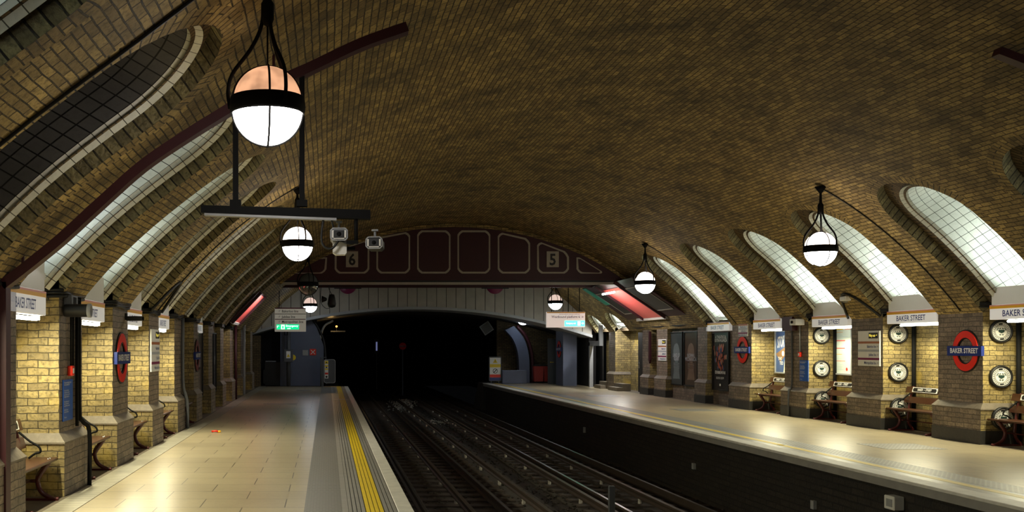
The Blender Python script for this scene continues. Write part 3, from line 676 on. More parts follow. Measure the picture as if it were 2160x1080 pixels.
def rrect(w, h, rd, n=5): return arc(w-rd, rd, rd, -PI/2, 0, n)+arc(w-rd, h-rd, rd, 0, PI/2, n)+arc(rd, h-rd, rd, PI/2, PI, n)+arc(rd, rd, rd, PI, 1.5*PI, n)
m = MB(); m.prism(rrect(.5, 1.02, .09), (-.32, 0, .15), X, Z, Y, .04); m.build('gate_panel', M['greyp'], r)
m = MB(); m.band([(.02+x*.92, .02+z*.96) for x, z in rrect(.5, 1.02, .09)], rrect(.5, 1.02, .09), (-.32, -.02, .15), X, Z, Y, .06); m.build('gate_rim', M['lightgrey'], r)
m = MB(); m.m = 0; m.box(-.28, -.13, -.012, -.004, .35, 1.12)
for k, (z0, z1, mm) in enumerate(((.98, 1.1, 1), (.85, .92, 1), (.72, .78, 1), (.52, .6, 2))): m.m = mm; m.box(-.275, -.135, -.015, -.012, z0, z1)
m.m = 3
for z0 in (1.0, .80): m.prism([(-.25, z0), (-.16, z0), (-.205, z0+.08)], (0, -.018, 0), X, Z, Y, .002)
m.prism(arc(-.205, .42, .045, 0, 2*PI, 14)[:-1], (0, -.018, 0), X, Z, Y, .002)
m.build('warning_stickers', [M['cream'], M['yellow'], M['red'], M['black']], r)
m = MB(); m.tube([(-.45, 0, 0), (-.45, 0, 1.25), (-.2, 0, 1.25)], .03); m.tube([(-.2, 0, .1), (-.2, 0, .2)], .02); m.box(-.47, -.33, 0, .03, 0, 1.2); m.build('gate_post', M['greyp'], r)
r = thing('arch_of_cables', 'amber lit curved cable run at the mouth of the side tunnel', 'cable', (-.4, 50, 0))
m = MB(); m.tube(curve([(0, 0, 1.3), (.05, 0, 2.0), (.25, 0, 2.7), (.7, 0, 3.0)]), .05); m.build('cable_loop', M['stones'], r)
r = thing('amber_lamp', 'small orange lamp glowing at the tunnel mouth', 'lamp', (.48, 52, 2.75))
m = MB(); m.lathe([(0, -.05), (.05, -.03), (.05, .03), (0, .05)], n=10); m.build('lamp_bulb', M['amber'], r); m = MB(); m.box(-.3, .45, -.05, .05, -.28, -.22); m.tube([(0, 0, -.05), (0, 0, -.25)], .02); m.build('lamp_bracket', M['greyp'], r)
l = bpy.data.lights.new('amber_light', 'POINT'); l.energy = 14; l.color = (1, .6, .2); l.shadow_soft_size = .1; o = bpy.data.objects.new('amber_light', l); o.location = (.3, 51, 2.5); C.objects.link(o)
r = thing('tunnel_signal', 'faint blue white signal deep in the tunnel', 'signal', (3.4, 70, 1.75)); m = MB(); m.box(-.05, .05, -.05, .05, -.3, .3); m.build('signal_lens', M['coldlamp'], r); m = MB(); m.box(-.15, .15, 0, .2, -.5, .5); m.box(-.04, .04, .05, .12, -3.1, -.5); m.build('signal_case', M['black'], r)
r = thing('tunnel_roundel', 'tiny dull red disc sign deep in the tunnel', 'sign', (4.6, 62, 1.75)); m = MB(); m.lathe([(0, 0), (.22, 0), (.22, .04)], n=20, axis='y'); m.build('disc', plain('dull_red_lit', (.4, .02, .02), emit=.02), r); m = MB(); m.box(-.2, .2, -.02, 0, -.03, .03); m.box(-.03, .03, .03, .06, -3.0, 0); m.build('disc_bar', M['bluegrey'], r)
# end of the platform across the tracks
r = thing('warning_board', 'upright white warning board with yellow triangle and red foot at the platform end', 'sign', (7.85, 47.6, 0))
m = MB(); m.prism(rrect(.58, 1.15, .05), (-.29, 0, .1), X, Z, Y, .04); m.build('board_frame', M['greyp'], r)
m = MB(); m.m = 0; m.box(-.25, .25, -.006, 0, .14, 1.2); m.m = 1; m.box(-.25, .25, -.009, -.006, .75, .9); m.prism([(-.11, .96), (.11, .96), (0, 1.15)], (0, -.01, 0), X, Z, Y, .004); m.m = 2; m.box(-.25, .25, -.009, -.006, .28, .42)
m.m = 3; m.box(-.25, .25, -.009, -.006, .14, .28); m.m = 4; m.band(arc(0, .58, .09, 0, 2*PI, 20)[:-1], arc(0, .58, .115, 0, 2*PI, 20)[:-1], (0, -.01, 0), X, Z, Y, .003); m.prism([(-.07, .53), (-.05, .50), (.07, .63), (.05, .66)], (0, -.011, 0), X, Z, Y, .003)
m.text('!', (0, -.012, 1.03), X, Z, .13, bold=.02)
m.build('board_print', [M['white'], M['yellow'], M['red'], M['navy'], M['black']], r)
m = MB(); m.box(-.2, -.16, .04, .08, 0, 1); m.box(.16, .2, .04, .08, 0, 1); m.build('board_legs', M['greyp'], r)
m = MB(); m.bevbox(0, 1.15, 0, .25, 0, .62, .02); tag(m.build('low_parapet', M['bluegrey'], None, (8.15, 47.4, 0)), 'low grey parapet block behind the white warning board', 'parapet')
r = thing('arch_rib', 'blue grey curved tunnel rib with a maroon pipe', 'arch', (8.35, 48.3, 0))
oi = curve([(.75, 0), (.72, 1.2), (.5, 2.0), (.1, 2.5)]); oo = curve([(1.25, 0), (1.22, 1.25), (.98, 2.1), (.5, 2.7)])
m = MB(); m.band([(p.x, p.y) for p in oi], [(p.x, p.y) for p in oo], (0, 0, 0), X, Z, Y, .5, closed=False); m.build('rib_face', M['bluegrey'], r)
m = MB(); m.tube([(p.x+.14, -.05, p.y) for p in oo], .08, 8); m.build('maroon_pipe', M['maroon'], r)
m = MB(); m.box(8.2, 11.4, 49.2, 49.4, -.1, 3.0); struct(m, 'wall_end_2', M['recess'], 'dark brick end wall behind the red bins')
for i, x in enumerate((9.95, 10.42)):
    r = thing('wheeled_bin', 'dull red bin, the %s, against the dark end wall' % ('one by the grey rib' if i == 0 else 'one by the dark door'), 'bin', (x, 47.9, 0), 0, 'red bins at the platform end')
    m = MB(); m.prism([(-.2, .08), (.2, .08), (.23, .8), (-.23, .8)], (0, 0, 0), X, Z, Y, .45); m.build('bin_body', M['binred'], r); m = MB(); m.bevbox(-.24, .24, -.02, .48, .8, .86, .02); m.build('bin_lid', M['black'], r)
    m = MB(); [m.tube([(x2, .4, .06), (x2+.04, .4, .06)], .06, 10) for x2 in (-.2, .16)]; m.build('bin_wheels', M['black'], r)
r = thing('service_door', 'dark door with a brass handle at the end of the platform across the tracks', 'door', (10.6, 47.0, 0))
m = MB(); m.box(-.42, .42, 0, .06, 0, 2.1); m.build('door_leaf', M['greyp'], r); m = MB(); m.tube([(-.3, -.05, 1.0), (-.16, -.05, 1.0)], .015, 6); m.box(-.32, -.29, -.05, 0, .98, 1.02); m.build('door_handle', M['gold'], r)
m = MB(); m.box(8.2, XR+.3, 48.95, 49.2, 0, .02)
m = MB(); m.box(10.35, 10.95, 44.7, 46.1, 0, 3.3); struct(m, 'column_end', M['bluegrey'], 'grey column carrying a small roundel')
for k, (y, q) in enumerate(((36.0-.22, 'beside the yellow door stickers'), (37.8, 'with a yellow sticker, past the stained pier'), (44.2, 'in the shade beyond the pale pier'))):
    r = thing('dark_door', 'tall black door '+q, 'door', (XR+.3, y, 0), 0, 'black doors across the tracks')
    w = .35 if k == 0 else .7
    m = MB(); m.box(0, .06, -w, w, 0, 2.25); m.build('door_leaf', M['black'], r)
    m = MB(); m.tube([(-.05, w*.6, .9), (-.05, w*.6, 1.2)], .015, 6); m.box(-.05, 0, w*.6-.01, w*.6+.01, .9, .92); m.box(-.05, 0, w*.6-.01, w*.6+.01, 1.18, 1.2); m.build('door_handle', M['chrome'], r)
    if k < 2: m = MB(); m.box(-.008, 0, -.12 if k else -.1, .02, .75, .85); m.box(-.008, 0, -.12 if k else -.1, .02, .9, 1.0); m.build('door_sticker', M['yellow'], r)
r = thing('steel_duct', 'pale grey square duct with an elbow on the wall beyond the bridge', 'duct', (XR-.2, 43.3, 0))
m = MB(); m.box(-.15, 0, -.2, -.05, 0, 1.9); m.box(-.15, 0, -1.6, -.05, 1.75, 1.95); m.box(-.15, 0, -1.75, -1.6, 1.75, 2.6); m.build('duct_run', M['lightgrey'], r)
m = MB(); m.box(-.02, .5, -.1, .9, 0, .14); m.box(.2, .5, -.1, .9, .14, .28); tag(m.build('stone_step', M['coping'], None, (XR-.3, 41.6, 0)), 'pale double stone step beside the white lit pier', 'step')
m = MB(); m.box(-.02, .5, -.1, 1.2, 0, .14); m.box(.2, .5, -.1, 1.2, .14, .28); tag(m.build('stone_step', M['coping'], None, (XR-.3, 39.2, 0)), 'pale double stone step before the stained pier', 'step')
r = thing('hung_scarf_sign', 'narrow dull red pointed pipe cover hanging on the pier by the dark doors', 'pipe cover', (XR-.02, 36.0, 0))
m = MB(); m.prism([(-.09, 1.25), (0, 1.12), (.09, 1.25), (.06, 2.25), (-.06, 2.25)], (-.06, 0, 0), Y, Z, X, .06); m.build('cover_plate', M['panelred'] if 0 else M['maroon'], r)
# ---------------------------------------------------------------- wall furniture helpers: local x points into the wall, text runs along -y
def side_rz(s): return 0 if s > 0 else PI
def at(s, y, z, off=0): return ((XR-off) if s > 0 else (XL+off), y, z)
NY = Vector((0, -1, 0))
# name boards over the recesses, with fluorescent tube and white lamp housing above
def name_board(s, y0, y1, z0, z1, label, tube=True, seen='full', house=True):
    c = (y0+y1)/2; L_ = (y1-y0)/2; root = thing('name_board', label, 'sign', at(s, c, z0, 0), side_rz(s), 'name boards over the recesses'); h = z1-z0
    m = MB(); m.bevbox(.0, .12, -L_, L_, 0, h, .008); bb = m.build('board_box', M['board'], root)
    m = MB(); m.box(-.004, 0, -L_+.005, L_-.005, h-.065, h-.003); m.m = 1; m.box(-.005, -.004, -L_+.005, L_-.005, h-.024, h-.003); m.build('colour_band', [M['orange'], M['pink']], root)
    m = MB(); m.text('BAKER STREET', (-.001, 0 if s > 0 else .10, h*.38), NY, Z, .15, sx=1.02 if s > 0 else .72, bold=.012); m.build('lettering', M['navy'], bb)
    if tube:
        m = MB(); m.tube([(.09, -L_+.05, -.035), (.09, L_-.35, -.035)], .022, 8); m.box(.06, .12, -L_+.03, -L_+.06, -.05, 0); m.build('lamp_tube', M['tube'], root)
        o = area('tube_light', at(s, c-(.15 if s > 0 else -.15), z0-.062, -.10 if s > 0 else -.10), (0, 0, 0), .04, 2*L_-.4, TUBE_W, (1, .93, .62))
        o.location.x = (XR+.11) if s > 0 else (XL-.11); o.rotation_euler = (0, math.radians(-22 if s > 0 else 22)*-1, 0)
    if house:
        hz = .30 if s > 0 else .34; q_ = 'housing above the '+label.split('name board ')[-1]
        r = thing('lamp_housing', ' '.join(('white lamp '+q_).split()[:15]), 'lamp housing', at(s, c, z1+.004, .0), side_rz(s), 'white housings on the name boards')
        m = MB(); q = L_-.06; m.prism([(-q, 0), (q, 0), (q, hz), (-q*.35, hz), (-q, hz*.35)] if s > 0 else [(-q, 0), (q, 0), (q, hz*.35), (q*.35, hz), (-q, hz)], (0, 0, 0), Y, Z, X, .18); m.build('housing_shell', M['white'], r)
    return root
name_board(1, 19.16, 20.85, 2.17, 2.42, 'white name board over the bare brick recess beside the large roundel')
name_board(1, 15.95, 17.62, 2.17, 2.42, 'white name board cut off by the frame, over the last bench')
name_board(1, 22.43, 24.08, 2.17, 2.42, 'white name board over the white map poster')
name_board(1, 25.75, 27.4, 2.17, 2.42, 'white name board over the bright film poster')
name_board(1, 29.05, 30.8, 2.17, 2.42, 'white name board over the dark theatre poster', tube=False, house=False)
name_board(-1, 9.78, 11.06, 2.04, 2.30, 'white name board over the blue poster and first bench')
name_board(-1, 12.6, 13.98, 2.04, 2.30, 'white name board half hidden behind the round loudspeaker')
name_board(-1, 15.55, 16.8, 2.04, 2.30, 'white name board between roundel pier and line sign pier')
name_board(-1, 18.4, 19.7, 2.04, 2.30, 'white name board just past the line sign pier')
name_board(-1, 24.0, 25.0, 2.04, 2.30, 'small distant name board by the dark poster frames', tube=False)
name_board(-1, 7.1, 8.4, 2.04, 2.30, 'white name board in front of the first maroon post bay', tube=True)
name_board_far = None
for y, q in ((39.55, 'over the steps beyond the bridge'), (42.25, 'beside the pale duct beyond the bridge')):  # added lamps, put in to brighten the wall and pier here
    r = thing('added_strip_lamp', 'added white strip lamp under the vault '+q, 'lamp', (XR-.02, y, 2.62)); m = MB(); m.box(-.06, .12, -.6, .6, 0, .06); m.build('lamp_batten', M['white'], r)
    m = MB(); m.tube([(.0, -.58, -.025), (.0, .58, -.025)], .02, 8); m.build('lamp_tube', M['tube'], r); area('added_strip_light', (XR-.02, y, 2.57), (0, math.radians(15), 0), .04, 1.1, 45, (1, .97, .95))
# roundels
def circ(r, n=48): return [(r*math.cos(2*PI*k/n), r*math.sin(2*PI*k/n)) for k in range(n)]
def roundel(loc, rz, label, red='red', bar='navy', R=.36, group='station roundels'):
    root = thing('roundel', label, 'station sign', loc, rz, group); n = -X
    m = MB(); m.band(circ(R*.60), circ(R*1.06), (-.0, 0, 0), NY, Z, n, .02); m.build('ring_rim', M['black'], root)
    m = MB(); m.band(circ(R*.66), circ(R), (-.02, 0, 0), NY, Z, n, .012); m.build('ring', red if not isinstance(red, str) else M[red], root)
    m = MB(); m.box(-.052, -.0, -R*1.36, R*1.36, -.088, .088); rb = m.build('bar', M[bar], root)
    m = MB(); m.text('BAKER STREET', (-.053, 0, 0), NY, Z, .125, sx=.98, bold=.025); m.build('lettering', M['white'], rb)
    return root
ro = roundel(at(1, 18.25, 1.63, .0), 0, 'large red and blue station roundel on the pier across the tracks, biggest in view')
M['dullred'] = plain('dull_red', (.16, .02, .02), .5)
roundel(at(1, 28.05, 1.62, .0), 0, 'red and blue roundel below three small line signs')
roundel(at(-1, 15.05, 1.54, .0), PI, 'narrow looking roundel on the near platform pier')
roundel(at(-1, 23.75, 1.5, .0), PI, 'dull unlit roundel on a dark pier of the near platform', red=M['dullred'])
roundel((10.35, 45.4, 1.6), 0, 'small far roundel on the grey column under the portal')
r = thing('name_board', 'tiny distant name board above the small far roundel', 'sign', (10.34, 45.4, 2.95), 0, 'name boards over the recesses')
m = MB(); m.bevbox(-.08, .01, -.6, .6, 0, .26, .006); m.build('board_box', M['cream'], r); m = MB(); m.text('BAKER STREET', (-.081, 0, .12), NY, Z, .15, bold=.01); m.build('lettering', M['navy'], r)
# line directories
def directory(s, y, z, label, w=.86, h=.74, rows=('Bakerloo line', 'Jubilee line', 'Metropolitan line'), wayout=True, loc=None):
    root = thing('line_directory', label, 'sign', loc or at(s, y, z, .0), side_rz(s), 'white line directories')
    m = MB(); m.bevbox(-.03, 0, -w/2, w/2, -h/2, h/2, .004); sp = m.build('sign_plate', M['cream'], root)
    m = MB(); n = len(rows); top = h/2-(h*.30 if wayout else 0); rh = (top+h/2)/n
    for k, c in enumerate(('brown', 'grey', 'magenta')[:n]):
        m.m = k; z1 = top-k*rh; m.box(-.033, -.03, -w/2+.005, w/2-.005, z1-.045, z1)
    m.build('colour_stripes', [M['brown'], M['grey'], M['magenta']], root)
    m = MB()
    for k, t in enumerate(rows): m.text(t+' \u2192' if s > 0 else '\u2190 '+t, (-.0315, -w/2+.04, top-k*rh-.045-(rh-.045)/2), NY, Z, .085, sx=.8, bold=.008, align='RIGHT')
    m.build('lettering', M['navy'], sp)
    if wayout:
        m = MB(); m.box(-.034, -.03, -w/2+.06, -w/2+.42, h/2-.16, h/2-.04); m.m = 1; m.text('Way out \u2192', (-.035, -w/2+.24, h/2-.10), NY, Z, .08, sx=.85, bold=.01); m.build('way_out_label', [M['black'], M['led']], root)
directory(1, 21.5, 1.67, 'white line directory with three coloured stripes beside the medallions')
directory(1, 34.75, 1.6, 'white line directory on the pier before the double poster frame')
directory(-1, 17.95, 1.64, 'white line directory on the near platform pier')
directory(1, 28.0, 2.16, 'three small stacked line signs above the smaller roundel', w=.62, h=.34, wayout=False)
# blue notices and alarm boxes
def notice(s, y, z, label, h=.50):
    root = thing('blue_notice', label, 'notice', at(s, y, z, .0), side_rz(s), 'blue penalty notices'); w = .44
    m = MB(); m.bevbox(-.015, 0, -w/2, w/2, 0, h, .003); np_ = m.build('notice_plate', M['blue'], root)
    m = MB(); L_ = [('You are entering a zone', .93), ('with a penalty fare', .88), ('If you travel without', .74), ('a ticket that is valid for', .69), ('your journey you will be', .64), ('charged a penalty fare', .59), ('Please make sure you', .47), ('have a valid ticket or', .42), ('a pass before you travel', .37), ('Staff will be here', .27), ('to check all tickets', .22), ('Thank you', .09)]
    for t, f in L_: m.text(t, (-.016, w/2-.03, f*h), NY, Z, .033 if f > .85 else .026, bold=.012, align='LEFT')
    m.build('lettering', M['white'], np_)
notice(1, 24.75-.3, .88, 'blue notice on the dark pier beside the medallions'); notice(-1, 11.95, .84, 'tall narrow looking blue notice on the near platform pier', .48)
def callpoint(s, y, z, label):
    root = thing('fire_alarm_point', label, 'alarm', at(s, y, z, 0), side_rz(s)); m = MB(); m.bevbox(-.06, 0, -.055, .055, -.06, .06, .01); ac = m.build('alarm_case', M['red'], root)
    m = MB(); m.box(-.063, -.06, -.03, .03, -.03, .03); m.build('alarm_face', M['white'], ac)
callpoint(1, 24.62, 1.52, 'small red alarm box above the blue notice across the tracks'); callpoint(-1, 12.02, 1.42, 'small red alarm box above the blue notice of the near platform')
m = MB(); m.tube([(XL+.03, 12.02, 1.48), (XL+.03, 12.02, 2.3)], .012, 6); m.tube([(XL+.03, 12.12, 1.42), (XL+.03, 12.12, 2.3)], .012, 6); tag(m.build('thin_conduit', M['iron']), 'pair of thin conduits rising from the red alarm box of the near platform', 'conduit')
m = MB(); m.tube(curve([(XL+.04, 12.36, 2.3), (XL+.04, 12.36, 1.0), (XL+.07, 12.42, .80), (XL+.13, 12.52, .66), (XL+.13, 12.52, 0)], 5), .028, 8); m.tube([(XL+.04, 12.27, .75), (XL+.04, 12.27, 2.3)], .022, 8); tag(m.build('black_conduit', M['iron']), 'thick black conduit bending over the plinth of the notice pier', 'conduit')
m = MB(); m.tube([(XR-.03, 24.62, 1.58), (XR-.03, 24.62, 2.3)], .012, 6); tag(m.build('thin_conduit', M['lightgrey']), 'thin conduit rising from the red alarm box across the tracks', 'conduit')
m = MB(); m.tube(curve([(XR-.03, 25.05, 2.35), (XR-.03, 25.05, .8), (XR-.11, 25.05, .62), (XR-.11, 25.05, 0)], 5), .022, 8); tag(m.build('grey_conduit', M['greyp']), 'grey conduit down the dark pier with the white camera', 'conduit')
for y, q in ((20.88-.02, 'beside the bare brick recess'), (17.7, 'beside the last medallions'), (24.1, 'beside the map poster')):
    m = MB(); m.tube([(BR-.06, y-.03, 0), (BR-.06, y-.03, 2.3)], .04, 8); tag(m.build('corner_pipe', M['iron']), 'black pipe in the recess corner '+q, 'pipe')
m = MB(); m.tube(curve([(XL+.05, 21.2, 2.3), (XL+.05, 21.2, 1.0), (XL+.1, 21.25, .7), (XL+.13, 21.3, .5), (XL+.13, 21.3, 0)], 5), .035, 8); tag(m.build('grey_conduit', M['greyp']), 'conduit down the corner of the near platform pier after the directory', 'conduit')
m = MB(); m.tube([(XL+.08, 33.1, 0), (XL+.08, 33.1, 2.5)], .05, 8); tag(m.build('red_pipe', M['maroon']), 'maroon pipe standing under the bridge end on the near platform', 'pipe')
m = MB(); m.tube([(XL+.1, 36.2, 0), (XL+.1, 36.2, 2.6)], .05, 8); tag(m.build('pale_pipe', M['lightgrey']), 'pale pipe beyond the bridge on the near platform', 'pipe')
# loudspeaker and cameras on piers
r = thing('round_loudspeaker', 'black cylindrical loudspeaker with a silver rim on the notice pier', 'loudspeaker', (XL+.0, 11.75, 2.12))
m = MB(); m.lathe([(0, -.02), (.068, 0), (.075, .03), (.075, .27)], (.02, 0, 0), 20, 'x'); m.build('speaker_barrel', M['black'], r)
m = MB(); m.lathe([(.075, .27), (.08, .275), (.08, .31), (.065, .312), (.06, .29), (0, .285)], (.02, 0, 0), 20, 'x'); m.build('speaker_rim', M['lightgrey'], r)
r = thing('grey_junction_box', 'grey box fixed above the round loudspeaker', 'junction box', (XL, 11.95, 2.24)); m = MB(); m.bevbox(0, .1, -.18, .12, -.07, .07, .01); m.build('box_body', M['greyp'], r)
m = MB(); m.box(.1, .103, -.1, .04, -.04, .04); m.build('box_lid', M['iron'], r)
r = thing('bullet_camera', 'small black camera in front of the third name board', 'camera', (XL, 15.4, 2.13)); m = MB(); m.bevbox(.02, .26, -.04, .04, -.035, .035, .01); m.box(0, .03, -.03, .03, -.02, .08); m.build('camera_body', M['black'], r)
m = MB(); m.lathe([(0, .0), (.03, 0), (.03, .02)], (.26, 0, 0), 12, 'x'); m.build('camera_lens', M['iron'], r)
r = thing('white_camera', 'white box camera high on the dark pier across the tracks', 'camera', (XR-.08, 24.55, 2.30)); m = MB(); m.bevbox(-.16, .06, -.16, .16, -.075, .075, .01); m.build('camera_body', M['white'], r)
m = MB(); m.lathe([(0, 0), (.035, 0), (.035, -.03)], (-.162, 0, 0), 12, 'x'); m.build('camera_lens', M['black'], r)
m = MB(); m.box(XR-.14, XR, 24.8, 25.35, 2.1, 2.44); tag(m.build('maroon_bracket_box', M['maroon']), 'maroon box at the head of the pier with the white camera', 'box')
# medallions on the jambs
def medallion(x, y, z, label, src=None):
    if src: return copy_thing(src, label, (x, y, z))
    r = thing('medallion', label, 'medallion', (x, y, z), 0, 'cast medallions on the pier sides'); R = .2
    m = MB(); m.lathe([(0, 0), (R, 0), (R, -.05), (R*.9, -.065), (R*.82, -.05), (R*.8, -.035), (0, -.035)], n=36, axis='y'); m.build('black_rim', M['black'], r)
    m = MB(); o = (0, -.036, 0); m.band(circ(R*.75, 36), circ(R*.79, 36), o, X, Z, -Y, .006); m.band(circ(R*.54, 36), circ(R*.58, 36), o, X, Z, -Y, .005); m.prism(circ(R*.50, 36), o, X, Z, -Y, .003)
    for q in range(26):
        t = 2*PI*q/26
        if q not in (19, 20, 6, 7): m.band(arc(0, 0, R*.62, t, t+.17, 3), arc(0, 0, R*.71, t, t+.17, 3), o, X, Z, -Y, .004, closed=False)
    wr = m.build('white_rings', M['cream'], r)
    m = MB(); o = Vector((0, -.0395, 0)); k = R*1.25
    m.prism([(-.22*k, .12*k), (-.19*k, -.04*k), (-.06*k, -.10*k), (0, -.13*k), (.06*k, -.10*k), (.19*k, -.04*k), (.22*k, .12*k)], o, X, Z, -Y, .006)
    for s in (-1, 1):
        m.band(arc(s*.09*k, -.22*k, .025*k, 0, 2*PI, 12)[:-1], arc(s*.09*k, -.22*k, .055*k, 0, 2*PI, 12)[:-1], o, X, Z, -Y, .005)
        m.prism([(s*.05*k, .17*k), (s*.20*k, .17*k), (s*.10*k, .24*k), (s*.05*k, .26*k)][::s], o, X, Z, -Y, .005)
        m.band(arc(0, 0, .30*k, .2, .9, 6) if s > 0 else arc(0, 0, .30*k, PI-.9, PI-.2, 6), arc(0, 0, .35*k, .2, .9, 6) if s > 0 else arc(0, 0, .35*k, PI-.9, PI-.2, 6), o, X, Z, -Y, .004, closed=False)
    m.build('crest', plain('dark_green_crest', (.02, .05, .045), .4), wr); return r
src = None
for y, q in ((21.0, 'on the pier side by the bare brick recess'), (17.8, 'on the pier side past the large roundel'), (24.25, 'on the pier side by the white map poster')):
    for z, p_ in ((1.97, 'top'), (1.18, 'middle'), (.46, 'lowest, behind the bench,')):
        r = medallion(XR+.30, y-(.0 if z > .7 else .06), z, 'round black and white medallion, %s one %s' % (p_.split(',')[0], q), src); src = src or r
# benches
def bench(L_, cat_label, loc, rz):
    root = thing('station_bench', cat_label, 'bench', loc, rz, 'wooden platform benches'); h = L_/2
    m = MB(); m.bevbox(0, .35, -h, h, .425, .46, .008); se = m.build('seat', M['wood'], root)
    m = MB()
    for y in (-h+.12, -h+.2, h-.12, h-.2):
        m.lathe([(.012, .46), (.008, .467), (0, .468)], (.06, y, 0), 8)
    m.build('seat_bolts', M['chrome'], se)
    for z in (.60, .80):
        m = MB(); m.prism([(-.0, 0), (.03, 0), (.06, .12), (.035, .125)], (.345+(z-.6)*.18, -h+.05, z-.03), X, Z, Y, 2*h-.1); bpk = m.build('back_plank', M['wood'], root)
    m = MB(); m.prism([(-.42, -.05), (.42, -.05), (.42, .05), (-.42, .05)], (.384, h-.74, .838), NY, Vector((.26, 0, .96)), Vector((-.96, 0, .26)), .012); 
    o = Vector((.384, h-.74, .838))+Vector((-.96, 0, .26))*.012; ay = Vector((.26, 0, .96)); an = Vector((-.96, 0, .26))
    m.m = 1; m.prism([(-.40, 0), (-.375, .039), (.375, .039), (.40, 0), (.375, -.039), (-.375, -.039)], o, NY, ay, an, .002)
    m.m = 0; m.text('BAKER  \u2022  STREET', o+an*.003, NY, ay, .062, sx=.98, bold=.02); m.build('name_plate', [M['cream'], M['black']], bpk)
    for y in (-h+.22, h-.22):
        m = MB()
        front = curve([(.05, y, .43), (.10, y, .36), (.17, y, .24), (.13, y, .10), (.0, y, .02), (-.06, y, .015)], 5); m.tube(front, [.035]*10+[.028]*(len(front)-10), 8)
        back = curve([(.46, y, .90), (.40, y, .70), (.36, y, .46), (.33, y, .24), (.38, y, .10), (.46, y, .015)], 5); m.tube(back, .026, 8)
        m.tube([(.16, y, .22), (.34, y, .22)], .02, 6); m.box(-.05, .45, y-.03, y+.03, 0, .03); m.tube([(.05, y, .41), (.38, y, .41)], .025, 6); lf = m.build('leg_frame', M['benchred'], root)
        m = MB(); m.tube(curve([(.38, y, .76), (.26, y, .66), (.16, y, .60), (.14, y, .54), (.20, y, .52), (.27, y, .47)], 5), .013, 6); m.build('arm_scroll', M['iron'], lf)
    m = MB(); m.tube([(.25, -h+.22, .22), (.25, h-.22, .22)], .012, 6); m.build('stretcher', M['benchred'], root)
    return root
b0 = bench(1.72, 'wooden bench with maroon iron legs against the bare brick recess', (XR+.02, 20.08, 0), 0)
copy_thing(b0, 'wooden bench cut off by the frame, below the medallions', (XR+.02, 16.86, 0))
copy_thing(b0, 'wooden bench under the white map poster', (XR+.02, 23.28, 0))
copy_thing(b0, 'wooden bench under the bright film poster', (XR+.02, 26.5, 0))
b1 = bench(1.42, 'wooden bench under the blue poster, first on the near platform', (XL+.02, 10.78, 0), PI)
for y, q in ((13.55, 'wooden bench between notice pier and roundel pier'), (16.5, 'wooden bench before the pier with the near directory'), (19.4, 'wooden bench just past the near directory pier'), (22.3, 'dark bench beside the dull unlit roundel')): copy_thing(b1, q, (XL+.02, y, 0))
# posters
def poster(s, y, z0, w, h, label, draw, frame='greyp', off=0, back=True, group=None):
    xw = (BR-.03 if back else XR+.12) if s > 0 else (BL+.03 if back else XL-.12)
    root = thing('framed_poster', label, 'poster', (xw-s*off, y, z0), side_rz(s), group)
    m = MB(); m.band([(-w/2+.035, .035), (w/2-.035, .035), (w/2-.035, h-.035), (-w/2+.035, h-.035)], [(-w/2, 0), (w/2, 0), (w/2, h), (-w/2, h)], (.02, 0, 0), NY, Z, -X, .05); m.build('frame', M[frame], root)
    m = MB(); mats = draw(m, w-.07, h-.07); [None]; 
    m.v = [(v[0], v[1], v[2]+.035) for v in m.v]; m.build('print', mats, root); return root
def R_(m, mi, x0, x1, z0, z1, lay=0): m.m = mi; m.quad(*[Vector((-.001*lay, -x, z)) for x, z in ((x0, z0), (x1, z0), (x1, z1), (x0, z1))])
def d_map(m, w, h):
    mats = [plain('map_paper', (.72, .80, .74), .4, var=.04), M['orange'], M['pink'], plain('map_blue', (.45, .62, .70), .5), M['yellow'], M['red']]
    R_(m, 0, -w/2, w/2, 0, h); R_(m, 4, -w/2+.03, -.02, h*.95, h*.99, 1); R_(m, 2, .05, w/2-.03, h*.95, h*.99, 1)
    for f, c in ((.90, 1), (.72, 5), (.70, 2), (.55, 5), (.42, 1), (.27, 2)): R_(m, c, -w/2+.04, w*random.uniform(-.1, .1), h*f-.01, h*f+.008, 1)
    for k in range(26): R_(m, 3, -w/2+.04, -w/2+.04+w*random.uniform(.2, .8), h*(.93-k*.034), h*(.93-k*.034)+.007, 2)
    m.m = 5; m.prism(arc(w*.2, .1, .04, 0, 2*PI, 14)[:-1], (-.002, 0, 0), NY, Z, -X, .001); return mats
def d_film(m, w, h):
    mats = [plain('film_blue', (.06, .12, .30), .4), M['white'], plain('film_cream', (.80, .76, .60), .4), plain('film_brown', (.28, .16, .08), .4), M['black']]
    R_(m, 0, -w/2, w/2, 0, h); m.m = 2; m.prism([(w*.0, 0), (w/2, 0), (w/2, h*.95), (w*.32, h*.9), (w*.12, h*.4)], (-.001, 0, 0), NY, Z, -X, .001)
    m.m = 3; m.prism([(-w/2, h*.45), (w*.1, h*.62), (w*.2, h*.45), (-w*.2, h*.25)], (-.001, 0, 0), NY, Z, -X, .001)
    m.m = 1; m.text('STORY', (-.003, w*.1, h*.74), Vector((0, -.97, .1)), Vector((0, -.05, 1)), .42, sx=.40, bold=.02)
    m.prism(arc(-w*.02, h*.46, .07, 0, 2*PI, 20)[:-1], (-.002, 0, 0), NY, Z, -X, .001); m.text('THE', (-.003, w*.22, h*.33), NY, Z, .12, bold=.02); m.text('TED', (-.003, w*.12, h*.22), NY, Z, .12, bold=.02); return mats
